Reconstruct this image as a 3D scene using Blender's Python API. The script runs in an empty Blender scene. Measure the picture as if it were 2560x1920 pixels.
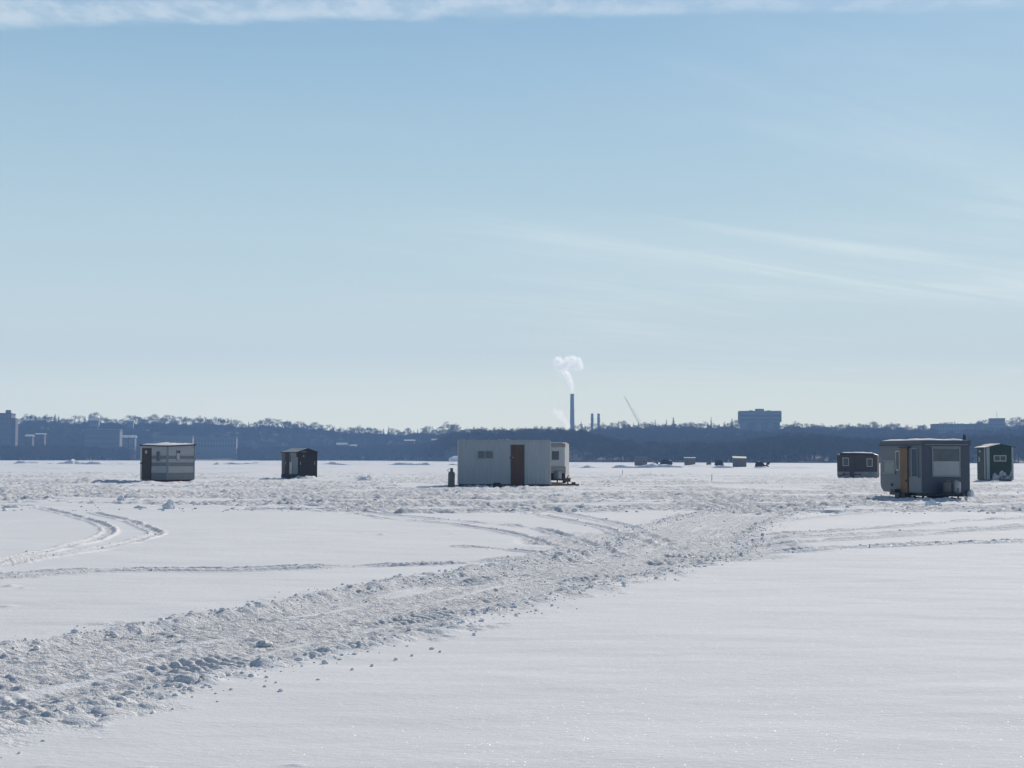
import bpy, math, random
import numpy as np
from mathutils import Vector, Matrix

R = math.radians
random.seed(7)
scn = bpy.context.scene
COL = scn.collection

# ------------------------------------------------------------------ camera
IMW, IMH, FPX, CAMH = 2560.0, 1920.0, 3600.0, 1.5
PITCH = math.atan((1146.5 - 960.0) / FPX)
ROLL = 5.0 / 2560.0
fwd = Vector((0, math.cos(PITCH), math.sin(PITCH)))
up0 = Vector((0, -math.sin(PITCH), math.cos(PITCH)))
rt0 = Vector((1, 0, 0))
rt = rt0 * math.cos(ROLL) + up0 * math.sin(ROLL)
up = up0 * math.cos(ROLL) - rt0 * math.sin(ROLL)
cam_data = bpy.data.cameras.new('camera')
cam = bpy.data.objects.new('camera', cam_data)
COL.objects.link(cam)
M = Matrix((rt, up, -fwd)).transposed().to_4x4()
M.translation = (0, 0, CAMH)
cam.matrix_world = M
cam_data.sensor_fit = 'HORIZONTAL'
cam_data.sensor_width = 36.0
cam_data.lens = 36.0 * FPX / IMW
cam_data.clip_start = 0.1
cam_data.clip_end = 20000
scn.camera = cam

def ray(px, py):
    d = fwd + rt * ((px - 1280.0) / FPX) + up * ((960.0 - py) / FPX)
    return d
def ground(px, py, z=0.0):
    d = ray(px, py)
    t = (z - CAMH) / d.z
    return Vector((d.x * t, d.y * t, z))
def at(px, py, Y):
    d = ray(px, py)
    t = Y / d.y
    return Vector((d.x * t, Y, CAMH + d.z * t))

# ------------------------------------------------------------------ light
SUN_EL, SUN_AZ = R(27), R(24)           # azimuth measured from +Y towards +X
sun_dir = Vector((math.sin(SUN_AZ) * math.cos(SUN_EL), math.cos(SUN_AZ) * math.cos(SUN_EL), math.sin(SUN_EL)))
sd = bpy.data.lights.new('sun', 'SUN')
sd.energy = 4.3
sd.angle = R(0.53)
sd.color = (1.0, 0.915, 0.79)
sun = bpy.data.objects.new('sun', sd)
sun.rotation_euler = sun_dir.to_track_quat('Z', 'Y').to_euler()
COL.objects.link(sun)

world = bpy.data.worlds.new('World')
scn.world = world
world.use_nodes = True
SKY_STRENGTH = 0.06
def build_world():
    nt = world.node_tree
    nt.nodes.clear()
    N = nt.nodes.new
    L = nt.links.new
    sky = N('ShaderNodeTexSky')
    sky.sky_type = 'NISHITA'
    sky.sun_disc = False
    sky.sun_elevation = SUN_EL
    sky.sun_rotation = SUN_AZ
    sky.altitude = 260
    sky.air_density = 1.0
    sky.dust_density = 0.2
    sky.ozone_density = 3.0
    tc = N('ShaderNodeTexCoord')
    sep = N('ShaderNodeSeparateXYZ'); L(tc.outputs['Generated'], sep.inputs[0])
    def math_(op, a, b=None, c=None, clamp=False):
        n = N('ShaderNodeMath'); n.operation = op; n.use_clamp = clamp
        for i, v in enumerate((a, b, c)):
            if v is None: continue
            if isinstance(v, (int, float)): n.inputs[i].default_value = v
            else: L(v, n.inputs[i])
        return n.outputs[0]
    def smooth(v, lo, hi):
        n = N('ShaderNodeMapRange'); n.interpolation_type = 'SMOOTHSTEP'
        L(v, n.inputs[0]); n.inputs[1].default_value = lo; n.inputs[2].default_value = hi
        return n.outputs[0]
    z = math_('MAXIMUM', sep.outputs[2], 0.015)
    X = math_('DIVIDE', sep.outputs[0], z)
    Y = math_('DIVIDE', sep.outputs[1], z)
    comb = N('ShaderNodeCombineXYZ'); L(X, comb.inputs[0]); L(Y, comb.inputs[1])
    def noise(scale, sx, sy, rot, detail, rough, off, dist=0.0):
        mp = N('ShaderNodeMapping'); L(comb.outputs[0], mp.inputs[0])
        mp.inputs['Rotation'].default_value = (0, 0, R(rot))
        m2 = N('ShaderNodeMapping'); L(mp.outputs[0], m2.inputs[0]); m2.inputs['Scale'].default_value = (sx, sy, 1); m2.inputs['Location'].default_value = off
        mp = m2
        n = N('ShaderNodeTexNoise'); L(mp.outputs[0], n.inputs[0])
        n.inputs['Scale'].default_value = scale
        n.inputs['Detail'].default_value = detail
        n.inputs['Roughness'].default_value = rough
        n.inputs['Distortion'].default_value = dist
        return n.outputs[0]
    # an old vapour trail: a straight band across the cloud layer
    pa = ray(300, 40); pb = ray(1700, 14)
    ax, ay = pa.x / pa.z, pa.y / pa.z
    bx, by = pb.x / pb.z, pb.y / pb.z
    k = (by - ay) / (bx - ax)
    v = math_('SUBTRACT', math_('SUBTRACT', Y, math_('MULTIPLY', X, k)), by)
    wob = math_('MULTIPLY', math_('SUBTRACT', noise(5.0, 1, 1, 0, 4, 0.6, (3, 1, 0)), 0.5), 0.16)
    v2 = math_('ADD', v, wob)
    band = math_('MULTIPLY', smooth(v2, -0.15, -0.05), math_('SUBTRACT', 1.0, smooth(v2, 0.035, 0.12)))
    lumps = smooth(noise(11.0, 1.0, 0.55, 0, 5, 0.62, (0, 0, 0)), 0.36, 0.64)
    trail = math_('MULTIPLY', math_('MULTIPLY', band, math_('MULTIPLY_ADD', lumps, 0.42, 0.24)), math_('SUBTRACT', 1.0, math_('MULTIPLY', smooth(X, -0.4, 1.3), 0.6)))
    # thin wisps of high cloud, thicker towards one side of the sky
    a1 = smooth(noise(0.30, 0.6, 1.3, -40, 6, 0.55, (1.2, 4.2, 0), 0.6), 0.42, 0.66)
    a2 = smooth(noise(1.0, 0.35, 2.4, -42, 6, 0.62, (7.0, 2.0, 0), 0.8), 0.40, 0.72)
    side = smooth(math_('DIVIDE', sep.outputs[0], math_('MAXIMUM', sep.outputs[1], 0.05)), -0.22, 0.22)
    wisps = math_('MULTIPLY', math_('MULTIPLY', a1, math_('MULTIPLY_ADD', a2, 0.8, 0.25)), math_('MULTIPLY_ADD', side, 0.38, 0.05))
    low = smooth(sep.outputs[2], 0.02, 0.10)
    cov = math_('MULTIPLY', math_('ADD', trail, wisps, clamp=True), low)
    tint = N('ShaderNodeMix'); tint.data_type = 'RGBA'; tint.blend_type = 'MULTIPLY'
    tint.inputs[0].default_value = 1.0
    L(sky.outputs[0], tint.inputs[6]); tint.inputs[7].default_value = SKY_TINT
    # a thin even veil of high haze, the same all round the sky
    ramp = N('ShaderNodeValToRGB'); L(sep.outputs[2], ramp.inputs[0])
    def lin(c): return tuple(((v / 255 + 0.055) / 1.055) ** 2.4 / SKY_STRENGTH * 0.1 for v in c)
    el = ramp.color_ramp.elements
    el[0].position = 0.0; el[0].color = (*lin((290, 281, 246)), 1)
    el[1].position = 1.0; el[1].color = (*lin((80, 130, 190)), 1)
    for pz, c in ((0.05, (276, 274, 240)), (0.08, (250, 254, 231)), (0.12, (222, 236, 224)), (0.18, (198, 220, 219)), (0.30, (163, 202, 222))):
        q = el.new(pz); q.color = (*lin(c), 1)
    sc10 = N('ShaderNodeVectorMath'); sc10.operation = 'SCALE'; L(ramp.outputs[0], sc10.inputs[0]); sc10.inputs['Scale'].default_value = 10.0
    veil = N('ShaderNodeMix'); veil.data_type = 'RGBA'; vf = math_('MULTIPLY', math_('SUBTRACT', 1.0, smooth(sep.outputs[2], 0.12, 0.62)), 0.75); L(vf, veil.inputs[0])
    L(tint.outputs[2], veil.inputs[6]); L(sc10.outputs[0], veil.inputs[7])
    mix = N('ShaderNodeMix'); mix.data_type = 'RGBA'; mix.blend_type = 'ADD'
    L(cov, mix.inputs[0]); L(veil.outputs[2], mix.inputs[6]); mix.inputs[7].default_value = CLOUD_RGB
    bg = N('ShaderNodeBackground'); L(mix.outputs[2], bg.inputs[0]); bg.inputs[1].default_value = SKY_STRENGTH
    out = N('ShaderNodeOutputWorld'); L(bg.outputs[0], out.inputs[0])
SKY_TINT = (1.0, 1.03, 0.99, 1)
CLOUD_RGB = (6.6, 5.0, 3.4, 1)
build_world()

scn.view_settings.view_transform = 'Standard'
scn.view_settings.look = 'None'
scn.view_settings.exposure = 0.12
scn.view_settings.gamma = 1.0
scn.view_settings.use_curve_mapping = False
scn.render.engine = 'CYCLES'
cy = scn.cycles
cy.use_denoising = True
cy.denoiser = 'OPENIMAGEDENOISE'
cy.max_bounces = 9
cy.diffuse_bounces = 2
cy.glossy_bounces = 3
cy.transmission_bounces = 4
cy.transparent_max_bounces = 8
cy.volume_bounces = 8
cy.use_adaptive_sampling = True
cy.adaptive_threshold = 0.01
cy.volume_max_steps = 256

# ------------------------------------------------------------------ materials
def new_mat(name):
    m = bpy.data.materials.new(name)
    m.use_nodes = True
    nt = m.node_tree
    b = nt.nodes['Principled BSDF']
    return m, nt, b
MATS = {}
def mat(name, color, rough=0.6, var=0.12, scale=3.0, bump=0.0, metallic=0.0, stretch=(1, 1, 1), dirt=None, dirt_lo=0.55, dirt_hi=0.75, spec=0.4, bscale=None):
    if name in MATS: return MATS[name]
    m, nt, b = new_mat(name)
    N = nt.nodes.new; L = nt.links.new
    tc = N('ShaderNodeTexCoord')
    mp = N('ShaderNodeMapping'); L(tc.outputs['Object'], mp.inputs[0]); mp.inputs['Scale'].default_value = stretch
    n = N('ShaderNodeTexNoise'); L(mp.outputs[0], n.inputs[0])
    n.inputs['Scale'].default_value = scale; n.inputs['Detail'].default_value = 6; n.inputs['Roughness'].default_value = 0.65
    rp = N('ShaderNodeValToRGB'); L(n.outputs[0], rp.inputs[0])
    c = color
    rp.color_ramp.elements[0].position = 0.3; rp.color_ramp.elements[1].position = 0.7
    rp.color_ramp.elements[0].color = (*[max(0, x * (1 - var)) for x in c], 1)
    rp.color_ramp.elements[1].color = (*[min(1, x * (1 + var)) for x in c], 1)
    outc = rp.outputs[0]
    if dirt:
        n2 = N('ShaderNodeTexNoise'); L(mp.outputs[0], n2.inputs[0])
        n2.inputs['Scale'].default_value = scale * 0.6; n2.inputs['Detail'].default_value = 8; n2.inputs['Roughness'].default_value = 0.7
        mr = N('ShaderNodeMapRange'); L(n2.outputs[0], mr.inputs[0]); mr.inputs[1].default_value = dirt_lo; mr.inputs[2].default_value = dirt_hi
        mx = N('ShaderNodeMix'); mx.data_type = 'RGBA'; L(mr.outputs[0], mx.inputs[0]); L(outc, mx.inputs[6]); mx.inputs[7].default_value = (*dirt, 1)
        outc = mx.outputs[2]
    L(outc, b.inputs['Base Color'])
    b.inputs['Roughness'].default_value = rough
    b.inputs['Metallic'].default_value = metallic
    b.inputs['Specular IOR Level'].default_value = spec
    if bump:
        n3 = N('ShaderNodeTexNoise'); L(mp.outputs[0], n3.inputs[0]); n3.inputs['Scale'].default_value = bscale or scale * 6; n3.inputs['Detail'].default_value = 5
        bp = N('ShaderNodeBump'); bp.inputs['Strength'].default_value = bump; bp.inputs['Distance'].default_value = 0.02
        L(n3.outputs[0], bp.inputs['Height']); L(bp.outputs[0], b.inputs['Normal'])
    MATS[name] = m
    return m

def snow_material(name='snow', glint=0.10, tint=(0.81, 0.815, 0.84), churned=False):
    m, nt, b = new_mat(name)
    N = nt.nodes.new; L = nt.links.new
    geo = N('ShaderNodeNewGeometry')
    n = N('ShaderNodeTexNoise'); L(geo.outputs['Position'], n.inputs[0]); n.inputs['Scale'].default_value = 0.35; n.inputs['Detail'].default_value = 7
    rp = N('ShaderNodeValToRGB'); L(n.outputs[0], rp.inputs[0])
    rp.color_ramp.elements[0].position = 0.32; rp.color_ramp.elements[1].position = 0.68
    rp.color_ramp.elements[0].color = (*[x * 0.965 for x in tint], 1)
    rp.color_ramp.elements[1].color = (*[min(1, x * 1.015) for x in tint], 1)
    L(rp.outputs[0], b.inputs['Base Color'])
    b.inputs['Roughness'].default_value = 0.9
    b.inputs['Specular IOR Level'].default_value = 0.03
    # fine crust relief, stretched a little by the wind
    mp = N('ShaderNodeMapping'); L(geo.outputs['Position'], mp.inputs[0]); mp.inputs['Scale'].default_value = (0.55, 1.0, 1.0)
    n3 = N('ShaderNodeTexNoise'); L(mp.outputs[0], n3.inputs[0]); n3.inputs['Scale'].default_value = 22; n3.inputs['Detail'].default_value = 8; n3.inputs['Roughness'].default_value = 0.7
    bp = N('ShaderNodeBump'); bp.inputs['Strength'].default_value = 0.55; bp.inputs['Distance'].default_value = 0.014
    L(n3.outputs[0], bp.inputs['Height'])
    nrm = bp.outputs[0]
    if churned:
        # broken, driven-over snow: relief finer than the mesh carries
        for scl, dst, det, an_ in ((3.2, 0.15, 4, 'broad'), (24.0, 0.046, 4, 'churn')):
            atn = N('ShaderNodeAttribute'); atn.attribute_name = an_
            nn = N('ShaderNodeTexNoise'); L(geo.outputs['Position'], nn.inputs[0]); nn.inputs['Scale'].default_value = scl; nn.inputs['Detail'].default_value = det; nn.inputs['Roughness'].default_value = 0.68
            sb0 = N('ShaderNodeMath'); sb0.operation = 'SUBTRACT'; L(nn.outputs[0], sb0.inputs[0]); sb0.inputs[1].default_value = 0.5
            ml = N('ShaderNodeMath'); ml.operation = 'MULTIPLY'; L(sb0.outputs[0], ml.inputs[0]); L(atn.outputs['Fac'], ml.inputs[1])
            b2 = N('ShaderNodeBump'); b2.inputs['Strength'].default_value = 1.0; b2.inputs['Distance'].default_value = dst
            L(ml.outputs[0], b2.inputs['Height']); L(nrm, b2.inputs['Normal']); nrm = b2.outputs[0]
    L(nrm, b.inputs['Normal'])
    out = nt.nodes['Material Output']
    if glint:
        # loose ice crystals: every small cell is a facet with its own tilt
        v = N('ShaderNodeTexVoronoi'); L(geo.outputs['Position'], v.inputs['Vector']); v.inputs['Scale'].default_value = 300
        sub = N('ShaderNodeVectorMath'); sub.operation = 'SUBTRACT'; L(v.outputs['Color'], sub.inputs[0]); sub.inputs[1].default_value = (0.5, 0.5, 0.5)
        sc = N('ShaderNodeVectorMath'); sc.operation = 'SCALE'; L(sub.outputs[0], sc.inputs[0]); sc.inputs['Scale'].default_value = 2.4
        ad = N('ShaderNodeVectorMath'); ad.operation = 'ADD'; L(sc.outputs[0], ad.inputs[0]); L(geo.outputs['Normal'], ad.inputs[1])
        nm = N('ShaderNodeVectorMath'); nm.operation = 'NORMALIZE'; L(ad.outputs[0], nm.inputs[0])
        g = N('ShaderNodeBsdfGlossy'); g.inputs['Roughness'].default_value = 0.16; g.inputs['Color'].default_value = (0.9, 0.9, 0.9, 1)
        L(nm.outputs[0], g.inputs['Normal'])
        mx = N('ShaderNodeMixShader'); mx.inputs[0].default_value = glint
        L(b.outputs[0], mx.inputs[1]); L(g.outputs[0], mx.inputs[2]); L(mx.outputs[0], out.inputs[0])
    MATS[name] = m
    return m
M_SNOW = snow_material('snow', 0.006, churned=True)
M_SNOW_PLAIN = snow_material('packed_snow', 0.0)
M_ICE = mat('ice_block', (0.46, 0.51, 0.55), 0.6, 0.1, 4, 0.2)
M_GLASS = mat('dark_window_glass', (0.02, 0.025, 0.03), 0.08, 0.2, 2, spec=0.6)
M_GREEN_GLASS = mat('green_grey_window_glass', (0.06, 0.085, 0.085), 0.15, 0.25, 3, spec=0.5)
M_BLACK = mat('black_rubber', (0.015, 0.015, 0.018), 0.6, 0.3)
M_STEEL = mat('dark_painted_steel', (0.03, 0.03, 0.035), 0.5, 0.3, 6, dirt=(0.09, 0.045, 0.025))
M_RUST = mat('rusty_steel', (0.10, 0.05, 0.03), 0.7, 0.3, 8)
M_WHITE = mat('weathered_white_paint', (0.42, 0.42, 0.41), 0.5, 0.08, 3, dirt=(0.30, 0.29, 0.27))
M_TANK = mat('white_tank_paint', (0.36, 0.37, 0.38), 0.35, 0.08, 4, dirt=(0.35, 0.32, 0.28), dirt_lo=0.62)
M_TANK_GREY = mat('grey_tank_paint', (0.11, 0.11, 0.115), 0.4, 0.15, 4, dirt=(0.14, 0.10, 0.07))
M_BRASS = mat('brass_valve', (0.45, 0.32, 0.12), 0.35, 0.1, metallic=0.8)
M_CONCRETE = mat('concrete_block', (0.30, 0.29, 0.28), 0.85, 0.15, 6, 0.3)

# ------------------------------------------------------------------ mesh helpers
class MB:
    def __init__(s): s.v = []; s.f = []; s.mi = []; s.cur = 0
    def add(s, vs, fs):
        o = len(s.v)
        s.v += [tuple(p) for p in vs]
        s.f += [tuple(i + o for i in f) for f in fs]
        s.mi += [s.cur] * len(fs)
        return s
    def box(s, x0, x1, y0, y1, z0, z1):
        return s.add([(x0,y0,z0),(x1,y0,z0),(x1,y1,z0),(x0,y1,z0),(x0,y0,z1),(x1,y0,z1),(x1,y1,z1),(x0,y1,z1)],
              [(0,3,2,1),(4,5,6,7),(0,1,5,4),(1,2,6,5),(2,3,7,6),(3,0,4,7)])
    def hexa(s, bot, top):
        return s.add(list(bot) + list(top), [(0,3,2,1),(4,5,6,7),(0,1,5,4),(1,2,6,5),(2,3,7,6),(3,0,4,7)])
    def prism(s, poly, axis, a0, a1):
        # poly: list of 2D points ; axis 'x' -> (y,z), 'y' -> (x,z), 'z' -> (x,y)
        def P(p, a):
            return {'x': (a, p[0], p[1]), 'y': (p[0], a, p[1]), 'z': (p[0], p[1], a)}[axis]
        n = len(poly)
        vs = [P(p, a0) for p in poly] + [P(p, a1) for p in poly]
        fs = [tuple(range(n))[::-1], tuple(range(n, 2 * n))] + [(i, (i + 1) % n, (i + 1) % n + n, i + n) for i in range(n)]
        return s.add(vs, fs)
    def tube(s, p0, p1, r0, r1=None, n=8, cap=True):
        r1 = r0 if r1 is None else r1
        p0 = Vector(p0); p1 = Vector(p1); d = (p1 - p0)
        if d.length < 1e-6: return s
        d.normalize()
        a = d.orthogonal().normalized(); b = d.cross(a)
        vs = []
        for p, r in ((p0, r0), (p1, r1)):
            for i in range(n):
                t = 2 * math.pi * i / n
                vs.append(p + a * (r * math.cos(t)) + b * (r * math.sin(t)))
        fs = [(i, (i + 1) % n, (i + 1) % n + n, i + n) for i in range(n)]
        if cap: fs += [tuple(range(n))[::-1], tuple(range(n, 2 * n))]
        return s.add(vs, fs)
    def path(s, pts, r, n=6):
        for a, b in zip(pts[:-1], pts[1:]): s.tube(a, b, r, n=n)
        return s
    def lathe(s, prof, c=(0, 0, 0), n=16):
        vs = []; fs = []
        for (r, z) in prof:
            for i in range(n):
                t = 2 * math.pi * i / n
                vs.append((c[0] + r * math.cos(t), c[1] + r * math.sin(t), c[2] + z))
        m = len(prof)
        for j in range(m - 1):
            for i in range(n):
                fs.append((j * n + i, j * n + (i + 1) % n, (j + 1) * n + (i + 1) % n, (j + 1) * n + i))
        fs += [tuple(range(n))[::-1], tuple(range((m - 1) * n, m * n))]
        return s.add(vs, fs)
    def build(s, name, material, parent=None, smooth=False):
        me = bpy.data.meshes.new(name)
        me.from_pydata(s.v, [], s.f)
        mats = material if isinstance(material, (list, tuple)) else [material]
        for m in mats: me.materials.append(m)
        if len(mats) > 1: me.polygons.foreach_set('material_index', s.mi)
        if smooth: me.polygons.foreach_set('use_smooth', [True] * len(me.polygons))
        me.update()
        o = bpy.data.objects.new(name, me)
        COL.objects.link(o)
        if parent: o.parent = parent
        return o
def box(name, m, parent, *a): return MB().box(*a).build(name, m, parent)
def tag(o, label=None, cat=None, group=None, kind=None):
    if label: o['label'] = label
    if cat: o['category'] = cat
    if group: o['group'] = group
    if kind: o['kind'] = kind
    return o
def empty(name, loc, rz=0.0, label=None, cat=None, group=None, kind=None):
    e = bpy.data.objects.new(name, None)
    COL.objects.link(e)
    e.location = loc
    e.rotation_euler = (0, 0, rz)
    e.empty_display_size = 0.3
    return tag(e, label, cat, group, kind)

# ------------------------------------------------------------------ noise
def _h(ix, iy, seed):
    a = (ix.astype(np.int64) * 374761393 + iy.astype(np.int64) * 668265263 + seed * 1274126177) & 0xFFFFFFFF
    a = ((a ^ (a >> 13)) * 1274126177) & 0xFFFFFFFF
    a = ((a ^ (a >> 16)) * 2246822519) & 0xFFFFFFFF
    return ((a ^ (a >> 15)) & 0xFFFFFF).astype(np.float64) / float(0x1000000)
def perlin(x, y, seed=0):
    x0 = np.floor(x); y0 = np.floor(y)
    fx = x - x0; fy = y - y0
    ux = fx * fx * fx * (fx * (fx * 6 - 15) + 10); uy = fy * fy * fy * (fy * (fy * 6 - 15) + 10)
    def g(dx, dy):
        t = _h(x0 + dx, y0 + dy, seed) * (2 * math.pi)
        return np.cos(t) * (fx - dx) + np.sin(t) * (fy - dy)
    a = g(0, 0); b = g(1, 0); c = g(0, 1); d = g(1, 1)
    return ((a + (b - a) * ux) + ((c + (d - c) * ux) - (a + (b - a) * ux)) * uy) * 1.5
def fbm(x, y, seed=0, octv=4, gain=0.5):
    s = np.zeros_like(x); amp = 1.0
    for i in range(octv):
        s += amp * perlin(x * 2 ** i + i * 13.7, y * 2 ** i - i * 7.3, seed + i * 17); amp *= gain
    return s
def clods(x, y, cell, seed, fill=0.8):
    """bumpy field of separate lumps"""
    gx = np.floor(x / cell); gy = np.floor(y / cell)
    out = np.zeros_like(x)
    for dx in (-1, 0, 1):
        for dy in (-1, 0, 1):
            cx = gx + dx; cyy = gy + dy
            px = (cx + _h(cx, cyy, seed)) * cell; py = (cyy + _h(cx, cyy, seed + 5)) * cell
            rr = cell * (0.25 + 0.5 * _h(cx, cyy, seed + 9)) * (_h(cx, cyy, seed + 3) < fill)
            d2 = (x - px) ** 2 + (y - py) ** 2
            out = np.maximum(out, np.sqrt(np.maximum(0.0, rr * rr - d2)))
    return out
def sstep(a, b, v):
    t = np.clip((v - a) / (b - a), 0, 1)
    return t * t * (3 - 2 * t)

# ------------------------------------------------------------------ the frozen lake
def gline(pts): return np.array([[*ground(px, py)[:2]] for px, py in pts])
def resample(P, n=6):
    # Catmull-Rom so the tracks bend smoothly
    out = []
    Q = np.vstack([2 * P[0] - P[1], P, 2 * P[-1] - P[-2]])
    for i in range(1, len(Q) - 2):
        for k in range(n):
            t = k / n
            out.append(0.5 * ((2 * Q[i]) + (-Q[i-1] + Q[i+1]) * t + (2*Q[i-1] - 5*Q[i] + 4*Q[i+1] - Q[i+2]) * t*t + (-Q[i-1] + 3*Q[i] - 3*Q[i+1] + Q[i+2]) * t**3))
    out.append(P[-1])
    return np.array(out)
ROAD = resample(np.array([(-6.6, 1.0), (-5.4, 4.5), (-4.15, 8.0), (-3.4, 9.9), (-1.95, 13.2), (-0.85, 16.0), (0.1, 18.4), (1.7, 21.8), (2.75, 25.0), (3.85, 30.6), (5.9, 38.6), (9.0, 47.0)]))
def dist_along(x, y, P, w):
    """distance to polyline, signed side and arc length; only near the line"""
    d = np.full(x.shape, 1e9); sgn = np.zeros(x.shape); arc = np.zeros(x.shape)
    s0 = 0.0
    for a, b in zip(P[:-1], P[1:]):
        ab = b - a; l = math.hypot(*ab)
        if l < 1e-6: continue
        lo = np.minimum(a, b) - w; hi = np.maximum(a, b) + w
        idx = np.nonzero((x > lo[0]) & (x < hi[0]) & (y > lo[1]) & (y < hi[1]))[0]
        if len(idx):
            rx = x[idx] - a[0]; ry = y[idx] - a[1]
            t = np.clip((rx * ab[0] + ry * ab[1]) / (l * l), 0, 1)
            qx = rx - t * ab[0]; qy = ry - t * ab[1]
            dd = np.hypot(qx, qy)
            better = dd < d[idx]
            ii = idx[better]
            d[ii] = dd[better]
            sgn[ii] = np.sign(ab[0] * ry - ab[1] * rx)[better]
            arc[ii] = (s0 + t * l)[better]
        s0 += l
    return d, sgn, arc
# wheel ruts: (pixel path, half width m, depth m)
RUTS = [
    ([(100, 1268), (190, 1288), (255, 1310), (272, 1330), (235, 1350), (150, 1370), (0, 1404), (-300, 1450)], 0.11, 0.024),
    ([(235, 1280), (320, 1300), (372, 1322), (392, 1335), (335, 1352), (205, 1380), (60, 1402), (-100, 1430), (-300, 1470)], 0.11, 0.024),
    ([(-200, 1452), (0, 1437), (300, 1420), (600, 1417), (900, 1408), (1200, 1396), (1450, 1372)], 0.11, 0.022),
    ([(-200, 1462), (0, 1446), (300, 1425), (600, 1422), (900, 1412), (1200, 1400), (1450, 1380)], 0.09, 0.012),
    ([(1660, 1345), (1560, 1312), (1450, 1290), (1340, 1272), (1200, 1262)], 0.15, 0.022),
    ([(1640, 1355), (1520, 1320), (1430, 1302), (1330, 1285), (1250, 1275)], 0.12, 0.020),
    ([(1560, 1380), (1480, 1352), (1400, 1330), (1290, 1313), (1150, 1302), (1000, 1290), (900, 1278)], 0.11, 0.026),
    ([(1500, 1395), (1440, 1370), (1350, 1345), (1250, 1325), (1100, 1306), (980, 1298), (880, 1283)], 0.10, 0.022),
    ([(1440, 1395), (1350, 1378), (1250, 1366), (1150, 1360)], 0.10, 0.02),
    ([(1700, 1352), (1850, 1337), (2000, 1330), (2200, 1318), (2400, 1300), (2560, 1292), (2800, 1280)], 0.12, 0.036),
    ([(1700, 1362), (1850, 1347), (2050, 1338), (2300, 1326), (2560, 1312), (2800, 1300)], 0.11, 0.034),
    ([(1690, 1380), (1850, 1362), (2100, 1347), (2300, 1335), (2560, 1318), (2800, 1306)], 0.11, 0.034),
    ([(1650, 1395), (1800, 1384), (2000, 1373), (2250, 1362), (2560, 1354), (2900, 1345)], 0.12, 0.036),
    ([(1720, 1382), (2000, 1368), (2250, 1357), (2560, 1349), (2900, 1340)], 0.09, 0.012),
    ([(1780, 1335), (1900, 1310), (2050, 1290), (2250, 1272)], 0.12, 0.02),
]
RUTS = [(resample(gline(p)), w, dp) for p, w, dp in RUTS]
# drifts and banks: px, py, height, half width x, half width y
BUMPS = [(770, 1197, 0.30, 0.75, 0.9), (752, 1196, 0.14, 0.5, 0.8), (2175, 1197, 0.22, 0.8, 1.2), (2130, 1197, 0.12, 0.8, 1.0),
         (455, 1209, 0.10, 0.8, 0.8), (372, 1209, 0.16, 0.5, 0.6), (480, 1206, 0.10, 0.5, 0.7), (1320, 1222, 0.10, 2.0, 0.8), (1180, 1224, 0.06, 1.6, 0.8),
         (180, 1204, 0.22, 4.5, 1.5), (240, 1206, 0.18, 2.5, 1.2), (914, 1199, 0.30, 0.9, 1.2), (1640, 1190, 0.25, 3.0, 2.5), (1720, 1205, 0.12, 2.5, 1.5), (2424, 1246, 0.16, 0.25, 0.5),
         (900, 1222, 0.10, 3.0, 1.5), (640, 1215, 0.12, 4.0, 1.5), (2020, 1215, 0.12, 3.0, 1.5), (2500, 1206, 0.05, 1.0, 0.8),
         (735, 1908, 0.008, 0.055, 0.03), (360, 1914, 0.005, 0.05, 0.025), (540, 1914, 0.005, 0.045, 0.025), (115, 1911, 0.005, 0.06, 0.025), (905, 1329, 0.02, 0.10, 0.12), (955, 1334, 0.03, 0.08, 0.12), (1130, 1330, 0.02, 0.09, 0.1), (25, 1461, 0.025, 0.07, 0.10), (60, 1466, 0.02, 0.06, 0.08), (18, 1510, 0.02, 0.08, 0.08), (1655, 1447, 0.015, 0.08, 0.07), (1695, 1448, 0.02, 0.035, 0.05)]
BUMPS = [(ground(a, b), h, sx, sy) for a, b, h, sx, sy in BUMPS]
JUNC = ground(1640, 1352)
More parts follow.
